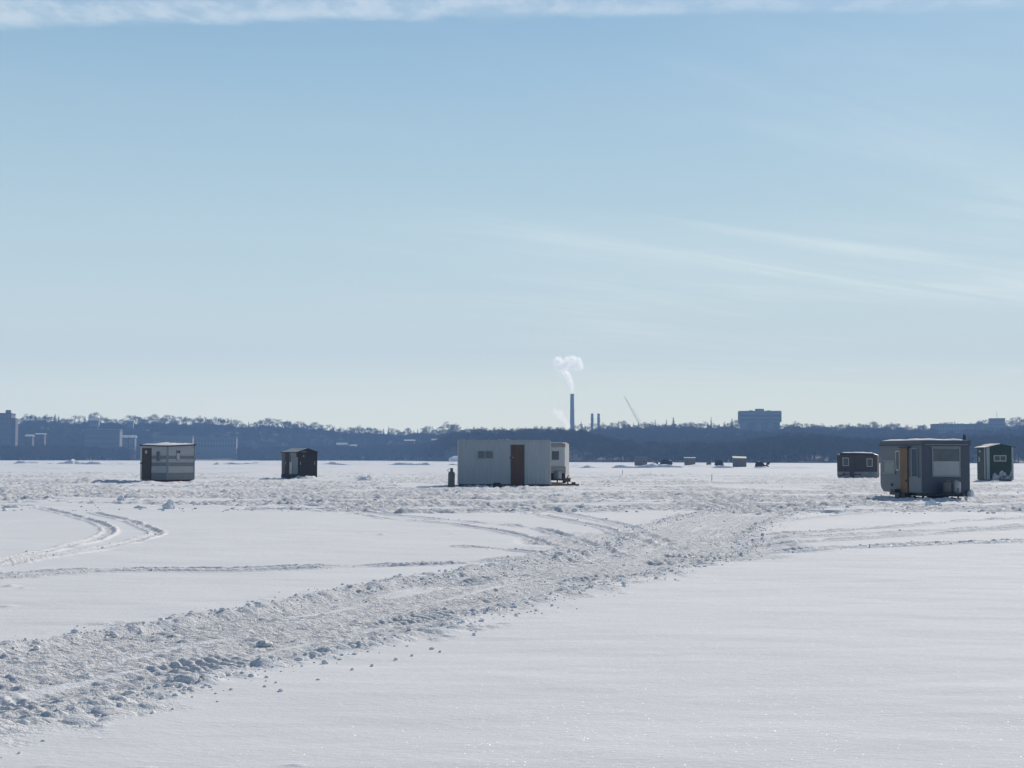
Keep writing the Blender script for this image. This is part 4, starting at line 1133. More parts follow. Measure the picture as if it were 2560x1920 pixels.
rf = MB(); rf.box(-.04, W - .03, -.06, DPT + .06, Hc, Hc + .03)
for k in range(22): rf.box(.05 + k * (W - .2) / 21, .09 + k * (W - .2) / 21, -.065, DPT + .06, Hc + .03, Hc + .055)
rf = rf.build('roof', M_CORR, e)
for k, px in enumerate((1247.5, 1254, 1256, 1266, 1270)):
    MB().box(X(px) - .03, X(px) + .04, -.08, .1, Hc + .04, Hc + .085).build('ice_cap', M_ICE, rf)
tb = MB()
tb.tube((W + .0, 1.0, .06), (W + 1.45, .7, .08), .05).tube((W, .35, .06), (W + 1.45, .7, .08), .05).tube((W + 1.0, .68, .05), (W + 1.0, .68, .20), .04).box(W + .35, W + .95, .45, .9, .02, .1)
hb = tb.build('tow_bar', M_RUST, e)
MB().box(W + 1.2, W + 1.42, .62, .80, .12, .22).tube((W + 1.42, .71, .06), (W + 1.62, .71, .07), .05).build('coupler', M_STEEL, hb)
# blocks and clutter at its foot
def set_on(o, px, py, dz=0): 
    g_ = ground(px, py); o.location = (g_.x, g_.y, gz(g_.x, g_.y) + dz); return o
o = MB().box(-.21, .21, -.14, .14, 0, .24).box(-.17, .19, -.12, .12, .24, .28).box(-.20, .20, -.16, -.14, .16, .20).build('crate', M_BLACK); set_on(o, 1242, 1217.5, -.03); tag(o, 'black crate on the snow at the foot of the white cabin', 'crate')
e2 = empty('wooden_pallet', (0, 0, 0), 0.06, 'flat dark reddish wooden step lying before the brown door', 'step'); set_on(e2, 1262, 1217, -.01)
for k in range(4): box('plank', M_REDWOOD, e2, -.24, .24, -.2 + k * .1, -.12 + k * .1, .06, .085)
for k in (-.2, 0, .2): box('bearer', M_REDWOOD, e2, k - .03, k + .03, -.2, .18, 0, .06)
for px, nm, lb, m_ in ((1168, 'concrete_block', 'grey block under the tank end of the white cabin', M_CONCRETE),):
    o = MB().box(-.15, .15, -.1, .1, 0, .1).box(-.12, .12, -.08, .08, .1, .13).build(nm, m_); set_on(o, px, 1217.5, -.02); tag(o, lb, 'block')
def gas_cylinder(name, loc, r, H, m, label, hose=False, mark=None, cz=0.90, cr=.52):
    e = empty(name, loc, random.uniform(0, 6), label, 'gas cylinder')
    MB().lathe([(r * .9, 0), (r * .92, .03), (r * .98, .05), (r, .09), (r, H * (cz - .10)), (r * .96, H * (cz - .05)), (r * .78, H * cz), (r * .3, H * (cz + .025)), (r * .2, H * (cz + .03))], n=24).build('body', m, e, True)
    col = MB(); n = 16
    for i in range(n):
        if i in (0, 1, 8, 9): continue
        a0, a1 = 2 * math.pi * i / n, 2 * math.pi * (i + 1) / n
        rr = r * cr
        col.hexa([(rr * math.cos(a0), rr * math.sin(a0), H * cz), (rr * math.cos(a1), rr * math.sin(a1), H * cz), (rr * 1.08 * math.cos(a1), rr * 1.08 * math.sin(a1), H * cz), (rr * 1.08 * math.cos(a0), rr * 1.08 * math.sin(a0), H * cz)],
                 [(rr * math.cos(a0), rr * math.sin(a0), H), (rr * math.cos(a1), rr * math.sin(a1), H), (rr * 1.08 * math.cos(a1), rr * 1.08 * math.sin(a1), H), (rr * 1.08 * math.cos(a0), rr * 1.08 * math.sin(a0), H)])
    col.build('collar', m, e)
    MB().tube((0, 0, H * .92), (0, 0, H * .985), .022).tube((0, 0, H * .955), (.07, 0, H * .955), .016).lathe([(.03, H * .985), (.035, H * .99), (.03, H * 1.005)], n=10).build('valve', M_BRASS, e)
    if hose: MB().path([(.07 + .0 * i, 0, H * .955) if i == 0 else (-r * .2 - r * 1.0 * math.sin(i / 6 * 2.6), 0.0, H * .955 + .05 - .035 * i) for i in range(7)][1:], .012).build('hose', M_BLACK, e)
    if mark: 
        MB().add([(r * 1.005 * math.cos(t), r * 1.005 * math.sin(t), z_) for t, z_ in ((-.18, H * .74), (.18, H * .74), (0, H * .63))], [(0, 1, 2)]).build('emblem', mark, e)
    return e
g_ = ground(1128, 1216)
c_ = gas_cylinder('gas_cylinder', (g_.x, g_.y, gz(g_.x, g_.y) - .04), .185, 1.05, M_TANK_GREY, 'tall grey gas cylinder standing alone left of the white cabin', True, cz=0.80, cr=.42)
c_.rotation_euler = (0, 0.02, 0.3)

# --- white camper behind the cabin -------------------------------------
M_CAMP_W = mat('white_camper_skin', (0.46, 0.46, 0.46), 0.4, 0.05, 1.5, dirt=(0.36, 0.355, 0.34))
M_CAMP_TAN = mat('faded_tan_band', (0.33, 0.28, 0.26), 0.45, 0.08, 2)
M_CAMP_DK = mat('dark_blue_black_panel', (0.02, 0.025, 0.035), 0.5, 0.2)
g_ = ground(1412, 1208); sD = 3600 / g_.y
e = empty('white_camper', (g_.x, g_.y, 0.0), -0.10, 'white travel camper half hidden behind the white cabin', 'camper')
Z = lambda py: (1208 - py) / sD
CW = 2.15
prof = [(0.16, Z(1201)), (0.0, Z(1184)), (-.06, Z(1170)), (.03, Z(1166)), (.05, Z(1122)), (.0, Z(1119)), (.10, Z(1110)), (.3, Z(1108)), (4.2, Z(1108)), (4.4, Z(1120)), (4.4, Z(1190)), (4.2, Z(1201))]
MB().prism(prof[::-1], 'x', -CW, 0).build('body', M_CAMP_W, e)
MB().prism([(-.075, Z(1183)), (-.085, Z(1169)), (.0, Z(1166.8)), (.0, Z(1183))], 'x', -CW + .02, .06).build('front_band', M_CAMP_TAN, e)
MB().prism([(.14, Z(1201.5)), (-.03, Z(1183)), (.06, Z(1183)), (.3, Z(1201.5))], 'x', -CW + .02, .02).build('front_apron', M_CAMP_DK, e)
MB().prism([(-.03, Z(1119)), (-.05, Z(1117)), (.05, Z(1109.5)), (.3, Z(1107.5)), (.3, Z(1119))], 'x', -CW - .02, .03).build('roof_cap', M_CAMP_TAN, e)
box('snow_cover', M_SNOW_PLAIN, e, -CW + .05, -.1, .2, 4, Z(1108), Z(1108) + .05)
cx0 = -(1411 - 1378) / sD; cx1 = -(1411 - 1396.5) / sD
f = MB().box(cx0 - .05, cx1 + .05, .0, .08, Z(1152), Z(1150)).box(cx0 - .05, cx1 + .05, .0, .08, Z(1128), Z(1126)).box(cx0 - .05, cx0, .002, .08, Z(1150), Z(1128)).box(cx1, cx1 + .05, .002, .08, Z(1150), Z(1128)).build('window', M_CAMP_W, e)
box('pane', M_GREEN_GLASS, f, cx0, cx1, .02, .08, Z(1150), Z(1128))
tg = MB().tube((-.35, .1, .22), (.30, -.9, .22), .05).tube((-1.9, .1, .22), (.30, -.9, .22), .05).build('tongue', M_STEEL, e)
MB().tube((.22, -.75, 0), (.22, -.75, .42), .035).tube((.22, -.75, .42), (.32, -.75, .5), .02).box(.1, .4, -.95, -.7, .1, .34).build('jack', M_RUST, tg)
MB().tube((-.45, -.2, 0), (-.45, -.2, .2), .04).build('support_post', M_STEEL, e)
for s2 in (-CW + .08, -.28): MB().lathe([(.1, -.1), (.3, -.1), (.33, -.06), (.33, .06), (.3, .1), (.1, .1)], n=20).build('wheel', M_BLACK, e).matrix_local = Matrix.Translation((s2 + .1, 2.4, .31)) @ Matrix.Rotation(R(90), 4, 'Y')
for k, px in ((0, 1389), (1, 1397)):
    off = Vector((-(1411 - px) / sD, -.22, .26))
    c2 = gas_cylinder('gas_cylinder', e.matrix_local @ off if False else (g_.x + off.x, g_.y + off.y, off.z), .15, .50, M_TANK_GREY if k == 0 else M_TANK, ('dark' if k == 0 else 'pale') + ' gas cylinder on the tongue of the white camper')

# --- brown camper -------------------------------------------------------
M_BROWN = mat('brown_siding', (0.058, 0.045, 0.042), 0.6, 0.12, 2, stretch=(1, 1, 8))
M_BROWN_LOW = mat('pale_grey_lower_panel', (0.23, 0.23, 0.23), 0.5, 0.12, 2, dirt=(0.14, 0.13, 0.13))
M_REDSTRIPE = mat('dark_red_stripe', (0.09, 0.02, 0.025), 0.5, 0.1)
p = ground(2093, 1194); s_ = (1194 - hor(2093)) / CAMH
az = math.atan2(p.x, p.y)
e = empty('brown_camper', (p.x, p.y, gz(p.x, p.y) * .5), -az - 0.10, 'squat brown camper with two white framed windows and a snow-edged black roof', 'camper')
X = lambda px: (px - 2093) / s_ / math.cos(0.1) * 0.985
Z = lambda py: (1194 - py) / s_
W = X(2192); Hc = Z(1137); DP = 2.1
MB().prism([(0.06, Z(1193)), (W - .02, Z(1195)), (W + .02, Z(1185)), (W, Z(1139.5)), (X(2150), Hc + .02), (0, Hc), (-.02, Z(1176)), (0.0, Z(1180))][::-1] if False else [(0.06, .03), (0, .35), (0, Hc), (X(2150), Hc + .02), (W, Z(1139.5)), (W, .3), (W - .05, 0)], 'y', 0, DP).build('body', M_BROWN, e)
for k in range(9): box('siding_board', M_BROWN, e, .01, W - .01, -.012 - .006 * (k % 2), .0, Z(1177) + k * .145, Z(1177) + .138 + k * .145)
lw = MB().prism([(0.02, Z(1178)), (W - .02, Z(1178)), (W + .01, Z(1184)), (W - .03, .0), (.07, .0), (0, .25)], 'y', -.03, -.001).build('lower_panel', M_BROWN_LOW, e)
MB().prism([(X(2097), Z(1186)), (X(2105), Z(1186.5)), (X(2108), Z(1181)), (X(2113), Z(1180)), (X(2111), Z(1184.5)), (X(2122), Z(1184)), (X(2122), Z(1186)), (X(2110), Z(1187)), (X(2105), Z(1189)), (X(2097), Z(1188))], 'y', -.036, -.031).build('red_swoosh', M_REDSTRIPE, lw)
MB().prism([(X(2136), Z(1183.5)), (X(2151), Z(1184)), (X(2154), Z(1186.5)), (X(2136), Z(1186))], 'y', -.036, -.031).build('red_stripe', M_REDSTRIPE, lw)
d = box('door', M_BROWN, e, X(2124), X(2135.5), -.05, 0, .0, Hc - .08); box('handle', M_STEEL, d, X(2125), X(2126.5), -.08, -.05, 1.0, 1.1)
for a_, b_, c0, c1 in ((2107, 2122.5, 1164, 1143), (2166, 2180.5, 1165.5, 1145)):
    fw = .055; x0_, x1_, zz0, zz1 = X(a_), X(b_), Z(c0), Z(c1)
    o = MB().box(x0_, x1_, -.06, .0, zz0, zz0 + fw).box(x0_, x1_, -.06, .0, zz1 - fw, zz1).box(x0_, x0_ + fw, -.058, 0, zz0 + fw, zz1 - fw).box(x1_ - fw, x1_, -.058, 0, zz0 + fw, zz1 - fw).build('window', M_WHITE, e)
    box('pane', M_GLASS, o, x0_ + fw, x1_ - fw, -.04, 0, zz0 + fw, zz1 - fw)
MB().lathe([(.05, -.08), (.27, -.08), (.3, -.04), (.3, .08), (.05, .08)], n=18).build('wheel', M_BLACK, e).matrix_local = Matrix.Translation((X(2114), .08, .05)) @ Matrix.Rotation(R(90), 4, 'X')
rf = MB().prism([(.02, Hc), (.12, Hc + .18), (.35, Z(1131)), (X(2150), Z(1131.5)), (X(2180), Z(1132.5)), (W - .05, Z(1136)), (W + .02, Z(1139.5)), (X(2150), Hc + .02)], 'y', .03, DP).build('roof', M_BLACK, e)
snow_sheet('snow_cover', rf, (.3, X(2182), .1, DP - .1), lambda x, y: Z(1131.2) - .03 * max(0, (x - X(2150))), .10, 9)
box('roof_flap', M_WHITE, rf, .05, .24, -.0, .1, Hc + .01, Hc + .16)

# --- grey camper --------------------------------------------------------
M_GREYSKIN = mat('blue_grey_camper_siding', (0.12, 0.138, 0.162), 0.45, 0.08, 2, 0.12, stretch=(1, 1, 14), dirt=(0.11, 0.115, 0.13))
M_GREYDARK = mat('dark_slate_shaded_siding', (0.052, 0.064, 0.092), 0.45, 0.10, 2, 0.1, stretch=(1, 1, 14))  # front face's shade put into this darker colour; eave and step share it
M_GREYLIGHT = mat('light_grey_panel', (0.19, 0.21, 0.225), 0.5, 0.06, 2)
M_ORANGE = mat('honey_orange_plywood', (0.165, 0.088, 0.03), 0.55, 0.18, 2, 0.1, stretch=(5, 5, .6))
M_FROST = mat('frosted_pane', (0.20, 0.235, 0.225), 0.5, 0.18, 3)
h = Hut('grey_camper', 2305.5, 1246, 59, 'blue-grey camper with an orange wooden door and a large half-boarded window', 'camper')
La, Lb = -h.lx(2200), h.ry(2422)
zb, zt = h.z(1231), h.z(1111)
zr = h.z(1098)
# side outline: rounded bottom-left corner
pl = [(-La, .60), (-La + .05, zb + .18), (-La + .22, zb + .02), (-La + .4, zb), (0, zb), (0, zt), (-La + .0, zt), ]
MB().prism(pl, 'y', 0, Lb).build('body', M_GREYSKIN, h.e)
box('front_skin', M_GREYDARK, h.e, 0, .012, .005, Lb - .005, zb, h.z(1191))
box('front_skin', M_GREYDARK, h.e, 0, .018, .005, Lb - .005, h.z(1190.5), zt)
for k in range(9): box('siding_rib', M_GREYSKIN, h.e, -La + .02, -.02, -.008, 0, h.z(1190) + k * .145, h.z(1190) + .012 + k * .145)
for k in range(9): box('siding_rib', M_GREYDARK, h.e, .018, .028, .02, Lb - .02, h.z(1190) + k * .145, h.z(1190) + .012 + k * .145)
eave = MB().prism([(-La - .03, zt), (-La + .1, zr - .02), (-La + .4, zr), (.04, zr), (.05, zt)], 'y', -.04, Lb + .04).build('eave_band', M_GREYDARK, h.e)
box('drip_rail', M_GREYLIGHT, eave, .05, .085, .1, Lb - .12, h.z(1110), h.z(1108))
box('drip_rail', M_CAMP_DK, eave, -La, 0, -.065, -.04, zt - .0, zt + .03)
snow_sheet('snow_cover', eave, (-La + .15, .03, -.02, Lb - .1), lambda x, y: zr - .002, .085, 21, nx=24, ny=12)
MB().tube((-.15, Lb - .12, zt), (-.15, Lb - .12, h.z(1083)), .055, n=12).tube((-.15, Lb - .12, zt), (-.15, Lb - .12, zr + .08), .075, n=12).build('stove_pipe', M_STEEL, h.e)
window_L(h, h.lx(2208.5), h.lx(2240.5), h.z(1184.5), h.z(1148), M_GREYLIGHT, M_FROST, .055)
window_L(h, h.lx(2242.5), h.lx(2253), h.z(1175.5), h.z(1124), M_WHITE, M_GLASS, .05)
d = box('door', M_ORANGE, h.e, h.lx(2255.5), h.lx(2273), -.06, 0, zb - .02, h.z(1117.5))
box('cross_rail', M_ORANGE, d, h.lx(2256.5), h.lx(2272), -.075, -.06, h.z(1175), h.z(1172))
box('handle', M_STEEL, d, h.lx(2270.5), h.lx(2272.3), -.11, -.06, h.z(1203), h.z(1198))
box('door_hood', M_CAMP_DK, h.e, h.lx(2255), h.lx(2279), -.14, 0, h.z(1117), h.z(1114))
wn = window_L(h, h.lx(2281.5), h.lx(2297), h.z(1192), h.z(1117), M_GREYLIGHT, M_CAMP_DK, .05)
box('blue_curtain', mat('slate_blue_cloth', (0.075, 0.10, 0.135), 0.9, 0.1), wn, h.lx(2283.5), h.lx(2293), -.03, -.022, h.z(1188), h.z(1120))
box('lower_panel', M_GREYLIGHT, h.e, h.lx(2275), -.01, -.022, 0, h.z(1228), h.z(1192))
box('utility_hatch', M_GREYSKIN, h.e, h.lx(2208), h.lx(2231), -.02, 0, h.z(1215), h.z(1208.5)); box('hatch_latch', M_STEEL, h.e, h.lx(2229), h.lx(2232), -.035, 0, h.z(1216), h.z(1209))
box('step', M_STEEL, h.e, h.lx(2241), h.lx(2252), -.25, 0, h.z(1233), h.z(1223))
box('step', M_GREYDARK, h.e, h.lx(2254.5), h.lx(2266), -.30, -.01, -.06, h.z(1231.5)); box('step', M_STEEL, h.e, h.lx(2266), h.lx(2276), -.24, -.01, -.06, h.z(1232))
# front window, lower half boarded
y0_, y1_ = h.ry(2329), h.ry(2398.5)
fr = window_R(h, y0_, y1_, h.z(1190.5), h.z(1115.5), M_GREYLIGHT, M_GREEN_GLASS, .06)
box('boarded_half', M_STRIPE_L, fr, .022, .04, y0_ + .01, y1_ - .01, h.z(1190), h.z(1151))
MB().box(.01, .06, y0_ - .1, y1_ + .02, h.z(1115), h.z(1113)).build('window_hood', M_GREYLIGHT, h.e)
# chassis, tongue, wheels
fr = MB().box(-La + .5, .0, .12, .2, zb - .12, zb).box(-La + .5, .0, Lb - .2, Lb - .12, zb - .12, zb).box(-La + .5, -La + .6, .2, Lb - .2, zb - .12, zb).box(-.1, 0, .2, Lb - .2, zb - .12, zb).build('chassis', M_STEEL, h.e)
tg = MB().tube((0, .25, zb - .06), (1.15, Lb / 2, zb - .06), .05).tube((0, Lb - .25, zb - .06), (1.15, Lb / 2, zb - .06), .05).box(.12, .62, Lb / 2 - .42, Lb / 2 + .45, zb - .02, zb + .02).build('tongue', M_STEEL, h.e)
MB().tube((.98, Lb / 2 - .1, -.05), (.98, Lb / 2 - .1, zb + .22), .035).build('jack', M_TANK_GREY, tg)
for yy, xx in ((.1, -La * .55), (Lb - .25, -La * .55)):
    MB().lathe([(.05, -.09), (.28, -.09), (.31, -.05), (.31, .05), (.28, .09), (.05, .09)], n=20).build('wheel', M_BLACK, h.e).matrix_local = Matrix.Translation((xx, yy + .08, .26)) @ Matrix.Rotation(R(90), 4, 'X')
for yy, xx, hh_ in ((.25, -.35, zb - .12), (Lb * .55, -.08, zb - .12), (Lb - .12, -.04, zb)):
    MB().tube((xx, yy, -.08), (xx, yy, hh_), .05, n=6).build('support_post', M_STEEL, h.e)
MB().box(-.1, .12, Lb * .28, Lb * .5, -.06, zb - .1).build('spare_block', M_BLACK, h.e)
he = h.e
Mh = Matrix.Translation(he.location) @ Matrix.Rotation(he.rotation_euler.z, 4, 'Z')
cA = gas_cylinder('gas_cylinder', Mh @ Vector((.36, Lb / 2 - .18, zb + .02)), .155, .48, M_TANK_GREY, 'grimy grey gas cylinder on the grey camper tongue')
cB = gas_cylinder('gas_cylinder', Mh @ Vector((.36, Lb / 2 + .24, zb + .02)), .155, .48, M_TANK, 'white gas cylinder with a blue emblem on the grey camper tongue', mark=mat('blue_emblem', (0.02, 0.03, 0.16), 0.4, 0.05))
cB.rotation_euler = (0, 0, -1.5)
g_ = Mh @ Vector((.12, Lb - .05, 0)); 
snow_lump('snow_block', (g_.x, g_.y, .06), .15, .15, .26, 77, 'frosted snow block against the corner of the grey camper', 'snow block', rough=.15)

# --- green shed ----------------------------------------------------------
M_GREEN = mat('dark_green_paint', (0.005, 0.027, 0.015), 0.55, 0.2, 2, 0.1)
M_TRIM_W = mat('dull_white_trim', (0.30, 0.32, 0.325), 0.6, 0.08, 3)
h = Hut('green_shed', 2470, 1203, 66, 'narrow dark green gabled shed with white trim and a snow-plastered front', 'ice hut')
La, Lb = 1.75, h.ry(2530)
ze, zr = h.z(1118.5), h.z(1111.5)
MB().prism([(0, .06), (Lb, .06), (Lb, ze), (Lb / 2, zr), (0, ze)], 'x', -La, 0).build('wall', M_GREEN, h.e)
box('skid', M_SHED_DK, h.e, -La, 0, .1, .22, -.1, .06); box('skid', M_SHED_DK, h.e, -La, 0, Lb - .22, Lb - .1, -.1, .06)
box('corner_trim', M_TRIM_W, h.e, -.0, .025, -.02, .13, .08, ze); box('corner_trim', M_TRIM_W, h.e, -.11, .0, -.03, .0, .08, ze)
box('corner_trim', M_TRIM_W, h.e, -.02, .03, Lb - .10, Lb + .03, .08, ze)
box('door', M_GREEN, h.e, -1.15, -.42, -.04, 0, .1, ze - .25)
box('door_jamb', M_TRIM_W, h.e, -.44, -.30, -.05, 0, .1, ze - .06)
box('door_sign', M_TRIM_W, h.e, -1.35, -1.18, -.06, 0, h.z(1155), h.z(1143)); box('door_sign', M_TRIM_W, h.e, -1.3, -1.0, -.06, 0, h.z(1131), h.z(1127))
o = window_R(h, h.ry(2484), h.ry(2514), h.z(1154.5), h.z(1138.5), M_TRIM_W, M_GLASS, .075)
ym = (h.ry(2484) + h.ry(2514)) / 2
box('mullion', M_TRIM_W, o, .022, .05, ym - .03, ym + .03, h.z(1153), h.z(1140))
rk = (zr - ze) / (Lb / 2); ov = .22
for sg in (0, 1):
    ya, yb = (-ov, Lb / 2) if sg == 0 else (Lb / 2, Lb + ov)
    zz = lambda y: (ze + rk * y if sg == 0 else ze + rk * (Lb - y))
    rf = MB().hexa([(-La - .1, ya, zz(ya)), (.1, ya, zz(ya)), (.1, yb, zz(yb)), (-La - .1, yb, zz(yb))], [(-La - .1, ya, zz(ya) + .04), (.1, ya, zz(ya) + .04), (.1, yb, zz(yb) + .04), (-La - .1, yb, zz(yb) + .04)]).build('roof', M_GREEN, h.e)
    if sg == 0: snow_sheet('snow_cover', rf, (-La, .05, .25, Lb / 2 + .05), lambda x, y: ze + rk * min(y, Lb - y) + .04, .07, 31)
# snow driven against the front
n = 16; mb = MB(); rd = random.Random(4)
prev = None
ys_ = np.linspace(.32, Lb - .12, n)
hts = [0.42 + 0.18 * rd.uniform(-1, 1) + .1 * math.sin(i * .9) for i in range(n)]
vs = [(.014, y, .10) for y in ys_] + [(.055, y, .30 * k) for y, k in zip(ys_, [1 + rd.uniform(-.2, .3) for _ in ys_])] + [(.014, y, .15 + k) for y, k in zip(ys_, hts)]
mb.add(vs, [(i, i + 1, i + 1 + n, i + n) for i in range(n - 1)] + [(i + n, i + 1 + n, i + 1 + 2 * n, i + 2 * n) for i in range(n - 1)])
mb.build('plastered_snow', mat('snow_spattered_green_paint', (0.05, 0.07, 0.07), 0.7, 0.3, 4, dirt=(0.42, 0.44, 0.47), dirt_lo=0.40, dirt_hi=0.56), h.e, True)


# ------------------------------------------------------------------ far row of shelters
M_SHEL_GREY = mat('grey_shelter_cloth', (0.15, 0.155, 0.165), 0.7, 0.08, 1)
M_SHEL_TAN = mat('tan_board_wall', (0.15, 0.14, 0.135), 0.7, 0.1, 1)
M_SHEL_DK = mat('black_blue_cloth', (0.012, 0.014, 0.024), 0.7, 0.2, 1)
M_OCHRE = mat('ochre_board', (0.22, 0.15, 0.06), 0.7, 0.1, 1)
def far_frame(px, py, label, cat, name, rot=0.0):
    g_ = ground(px, py); sc_ = 3600 / g_.y
    e = empty(name, (g_.x, g_.y, gz(g_.x, g_.y) * .5), -math.atan2(g_.x, g_.y) + rot, label, cat)
    return e, 1 / sc_
e, k = far_frame(1602, 1164.5, 'grey box-shaped ice shelter, first of the distant row beyond the white cabin', 'ice hut', 'grey_shelter')
w = 31.5 * k; H = 23.5 * k
MB().prism([(0, 0), (w, 0), (w, H * .96), (w * .5, H), (0, H * .98)], 'y', 0, 2.2).build('wall', M_SHEL_GREY, e).location = (-w / 2, 0, 0)
box('roof', M_SHEL_GREY, e, -w / 2 - .08, w / 2 + .08, -.08, 2.3, H, H + .06)
box('vent', M_GLASS, e, w * .26, w * .34, -.02, 0, H * .42, H * .56); box('door', M_SHEL_GREY, e, -w * .3, -w * .02, -.03, 0, .05, H * .8)
e, k = far_frame(1639.5, 1162.5, 'small dark brown bundle beside the far pickup', 'sled', 'loaded_sled')
MB().prism([(-5.5 * k, 0), (5.5 * k, 0), (5.8 * k, 7.5 * k), (3 * k, 6.5 * k), (0, 7 * k), (-2 * k, 5.2 * k), (-5.8 * k, 7.8 * k)], 'y', -.4, .6).build('load', M_SHED_DK, e)
box('runner', M_STEEL, e, -6.5 * k, 6.5 * k, -.45, -.38, 0, .08); box('runner', M_STEEL, e, -6.5 * k, 6.5 * k, .58, .65, 0, .08)
# dark pickup/van
e, k = far_frame(1667, 1164.5, 'dark boxy van parked in the distant row of shelters', 'van', 'parked_van', 0.15)
W1 = 19 * k
MB().prism([(-14 * k, .35), (5 * k, .35), (5 * k, 15.2 * k), (-13 * k, 15.2 * k), (-14 * k, 14 * k)], 'y', 0, 1.9).build('body', M_SHEL_DK, e)
MB().prism([(5 * k, .35), (13.5 * k, .35), (13.5 * k, 7.5 * k), (11.5 * k, 12.5 * k), (5 * k, 13 * k)], 'y', .05, 1.85).build('cab', M_SHEL_DK, e)
box('windscreen', M_GLASS, e, 6 * k, 11 * k, .03, .05, 8 * k, 12 * k)
box('roof_snow', M_SNOW_PLAIN, e, 5.6 * k, 12 * k, .1, 1.8, 12.8 * k, 14.2 * k)
for xx in (-9 * k, 9 * k):
    for yy in (.05, 1.85): MB().lathe([(.05, -.1), (.32, -.1), (.35, -.06), (.35, .06), (.32, .1), (.05, .1)], n=16).build('wheel', M_BLACK, e).matrix_local = Matrix.Translation((xx, yy, .34)) @ Matrix.Rotation(R(90), 4, 'X')
box('bumper', M_STEEL, e, 13.5 * k, 15 * k, .1, 1.8, .4, .6)
e, k = far_frame(1724.5, 1166, 'grey square ice hut with a pale roof edge right of the distant van', 'ice hut', 'grey_hut')
w = 27 * k; H = 21 * k
box('wall', M_SHEL_GREY, e, -w / 2, w / 2, 0, 2.2, 0, H)
rf = MB().hexa([(-w / 2 - .1, -.1, H), (w / 2 + .1, -.1, H), (w / 2 + .1, 2.3, H + .1), (-w / 2 - .1, 2.3, H + .1)], [(-w / 2 - .1, -.1, H + .05), (w / 2 + .1, -.1, H + .05), (w / 2 + .1, 2.3, H + .17), (-w / 2 - .1, 2.3, H + .17)]).build('roof', M_WHITE, e)
box('window', M_GLASS, e, -w * .28, -w * .2, -.02, 0, H * .5, H * .66); box('door', M_SHEL_TAN, e, w * .1, w * .35, -.03, 0, .05, H * .8)
e, k = far_frame(1772, 1164.5, 'little ochre and brown box hut beside the dark distant tent', 'ice hut', 'ochre_hut')
MB().hexa([(-6 * k, 0, 0), (6 * k, 0, 0), (6 * k, 1.3, 0), (-6 * k, 1.3, 0)], [(-6 * k, 0, 11 * k), (6 * k, 0, 11.5 * k), (6 * k, 1.3, 11.5 * k), (-6 * k, 1.3, 11 * k)]).build('wall', M_SHED_GREY, e)
box('side_board', M_OCHRE, e, -6 * k, -3.5 * k, -.03, 0, 0, 11 * k); box('roof', M_SHED_DK, e, -6.5 * k, 6.5 * k, -.05, 1.35, 11.5 * k, 12.2 * k); box('sled_runner', M_STEEL, e, -14 * k, 6 * k, .2, .3, 0, .1)
e, k = far_frame(1797, 1165, 'dark tapered pop-up fishing tent in the distant row', 'tent', 'fishing_tent')
MB().hexa([(-12 * k, -.2, 0), (9 * k, -.2, 0), (10 * k, 2, 0), (-11 * k, 2, 0)], [(-7.5 * k, .2, 14.5 * k), (7 * k, .2, 14.5 * k), (7 * k, 1.7, 14.5 * k), (-7.5 * k, 1.7, 14.5 * k)]).build('canopy', M_SHEL_DK, e)
MB().hexa([(9 * k, -.1, 0), (13.5 * k, .2, 0), (13 * k, 1.8, 0), (9.6 * k, 1.9, 0)], [(7 * k, .25, 14.3 * k), (9.5 * k, .5, 11 * k), (9.5 * k, 1.5, 11 * k), (7 * k, 1.7, 14.3 * k)]).build('side_panel', mat('blue_grey_cloth', (0.06, 0.065, 0.09), 0.7, 0.1), e)
for sx_ in (-1, 1): MB().tube((sx_ * 9 * k, -.2, 0), (sx_ * 7 * k, .2, 14.6 * k), .03).build('pole', M_STEEL, e)
e, k = far_frame(1849.5, 1167, 'brown-grey square hut with a brightly sunlit roof, in the distant row', 'ice hut', 'tan_hut', 0.05)
w = 32.5 * k; H = 22 * k
MB().box(-w / 2, w / 2, 0, 2.4, 0, H).build('wall', M_SHEL_TAN, e)
rf = MB().hexa([(-w / 2 - .08, -.08, H), (w / 2 + .08, -.08, H - .08), (w / 2 + .08, 2.5, H + .25), (-w / 2 - .08, 2.5, H + .33)], [(-w / 2 - .08, -.08, H + .05), (w / 2 + .08, -.08, H - .03), (w / 2 + .08, 2.5, H + .30), (-w / 2 - .08, 2.5, H + .38)]).build('roof', M_WHITE, e)
MB().add([(-w / 2, .0, H), (-w / 2, 2.4, H), (-w / 2, 2.4, H + .33), (w / 2, 0, H), (w / 2, 2.4, H), (w / 2, 2.4, H + .25)], [(0, 1, 2), (3, 5, 4), (1, 4, 5, 2)]).build('gable', M_SHEL_TAN, e)
box('door', M_SHEL_TAN, e, -w * .15, w * .12, -.03, 0, .05, H * .85); box('corner_post', M_SHED_GREY, e, -w / 2 - .02, -w / 2 + .1, -.03, 0, 0, H - .02)
e, k = far_frame(1903, 1168, 'dark snowmobile with a raised rear carrier at the end of the distant row', 'snowmobile', 'snowmobile')
MB().prism([(-15 * k, .12), (9 * k, .12), (7.5 * k, 8 * k), (5 * k, 10.5 * k), (0, 14 * k), (-8 * k, 13.5 * k), (-13.5 * k, 11 * k), (-15.5 * k, 5 * k)], 'y', -.35, .55).build('body', M_SHEL_DK, e)
box('windscreen', M_SNOW_PLAIN, e, -9 * k, -2 * k, -.3, .4, 13.8 * k, 14.8 * k)
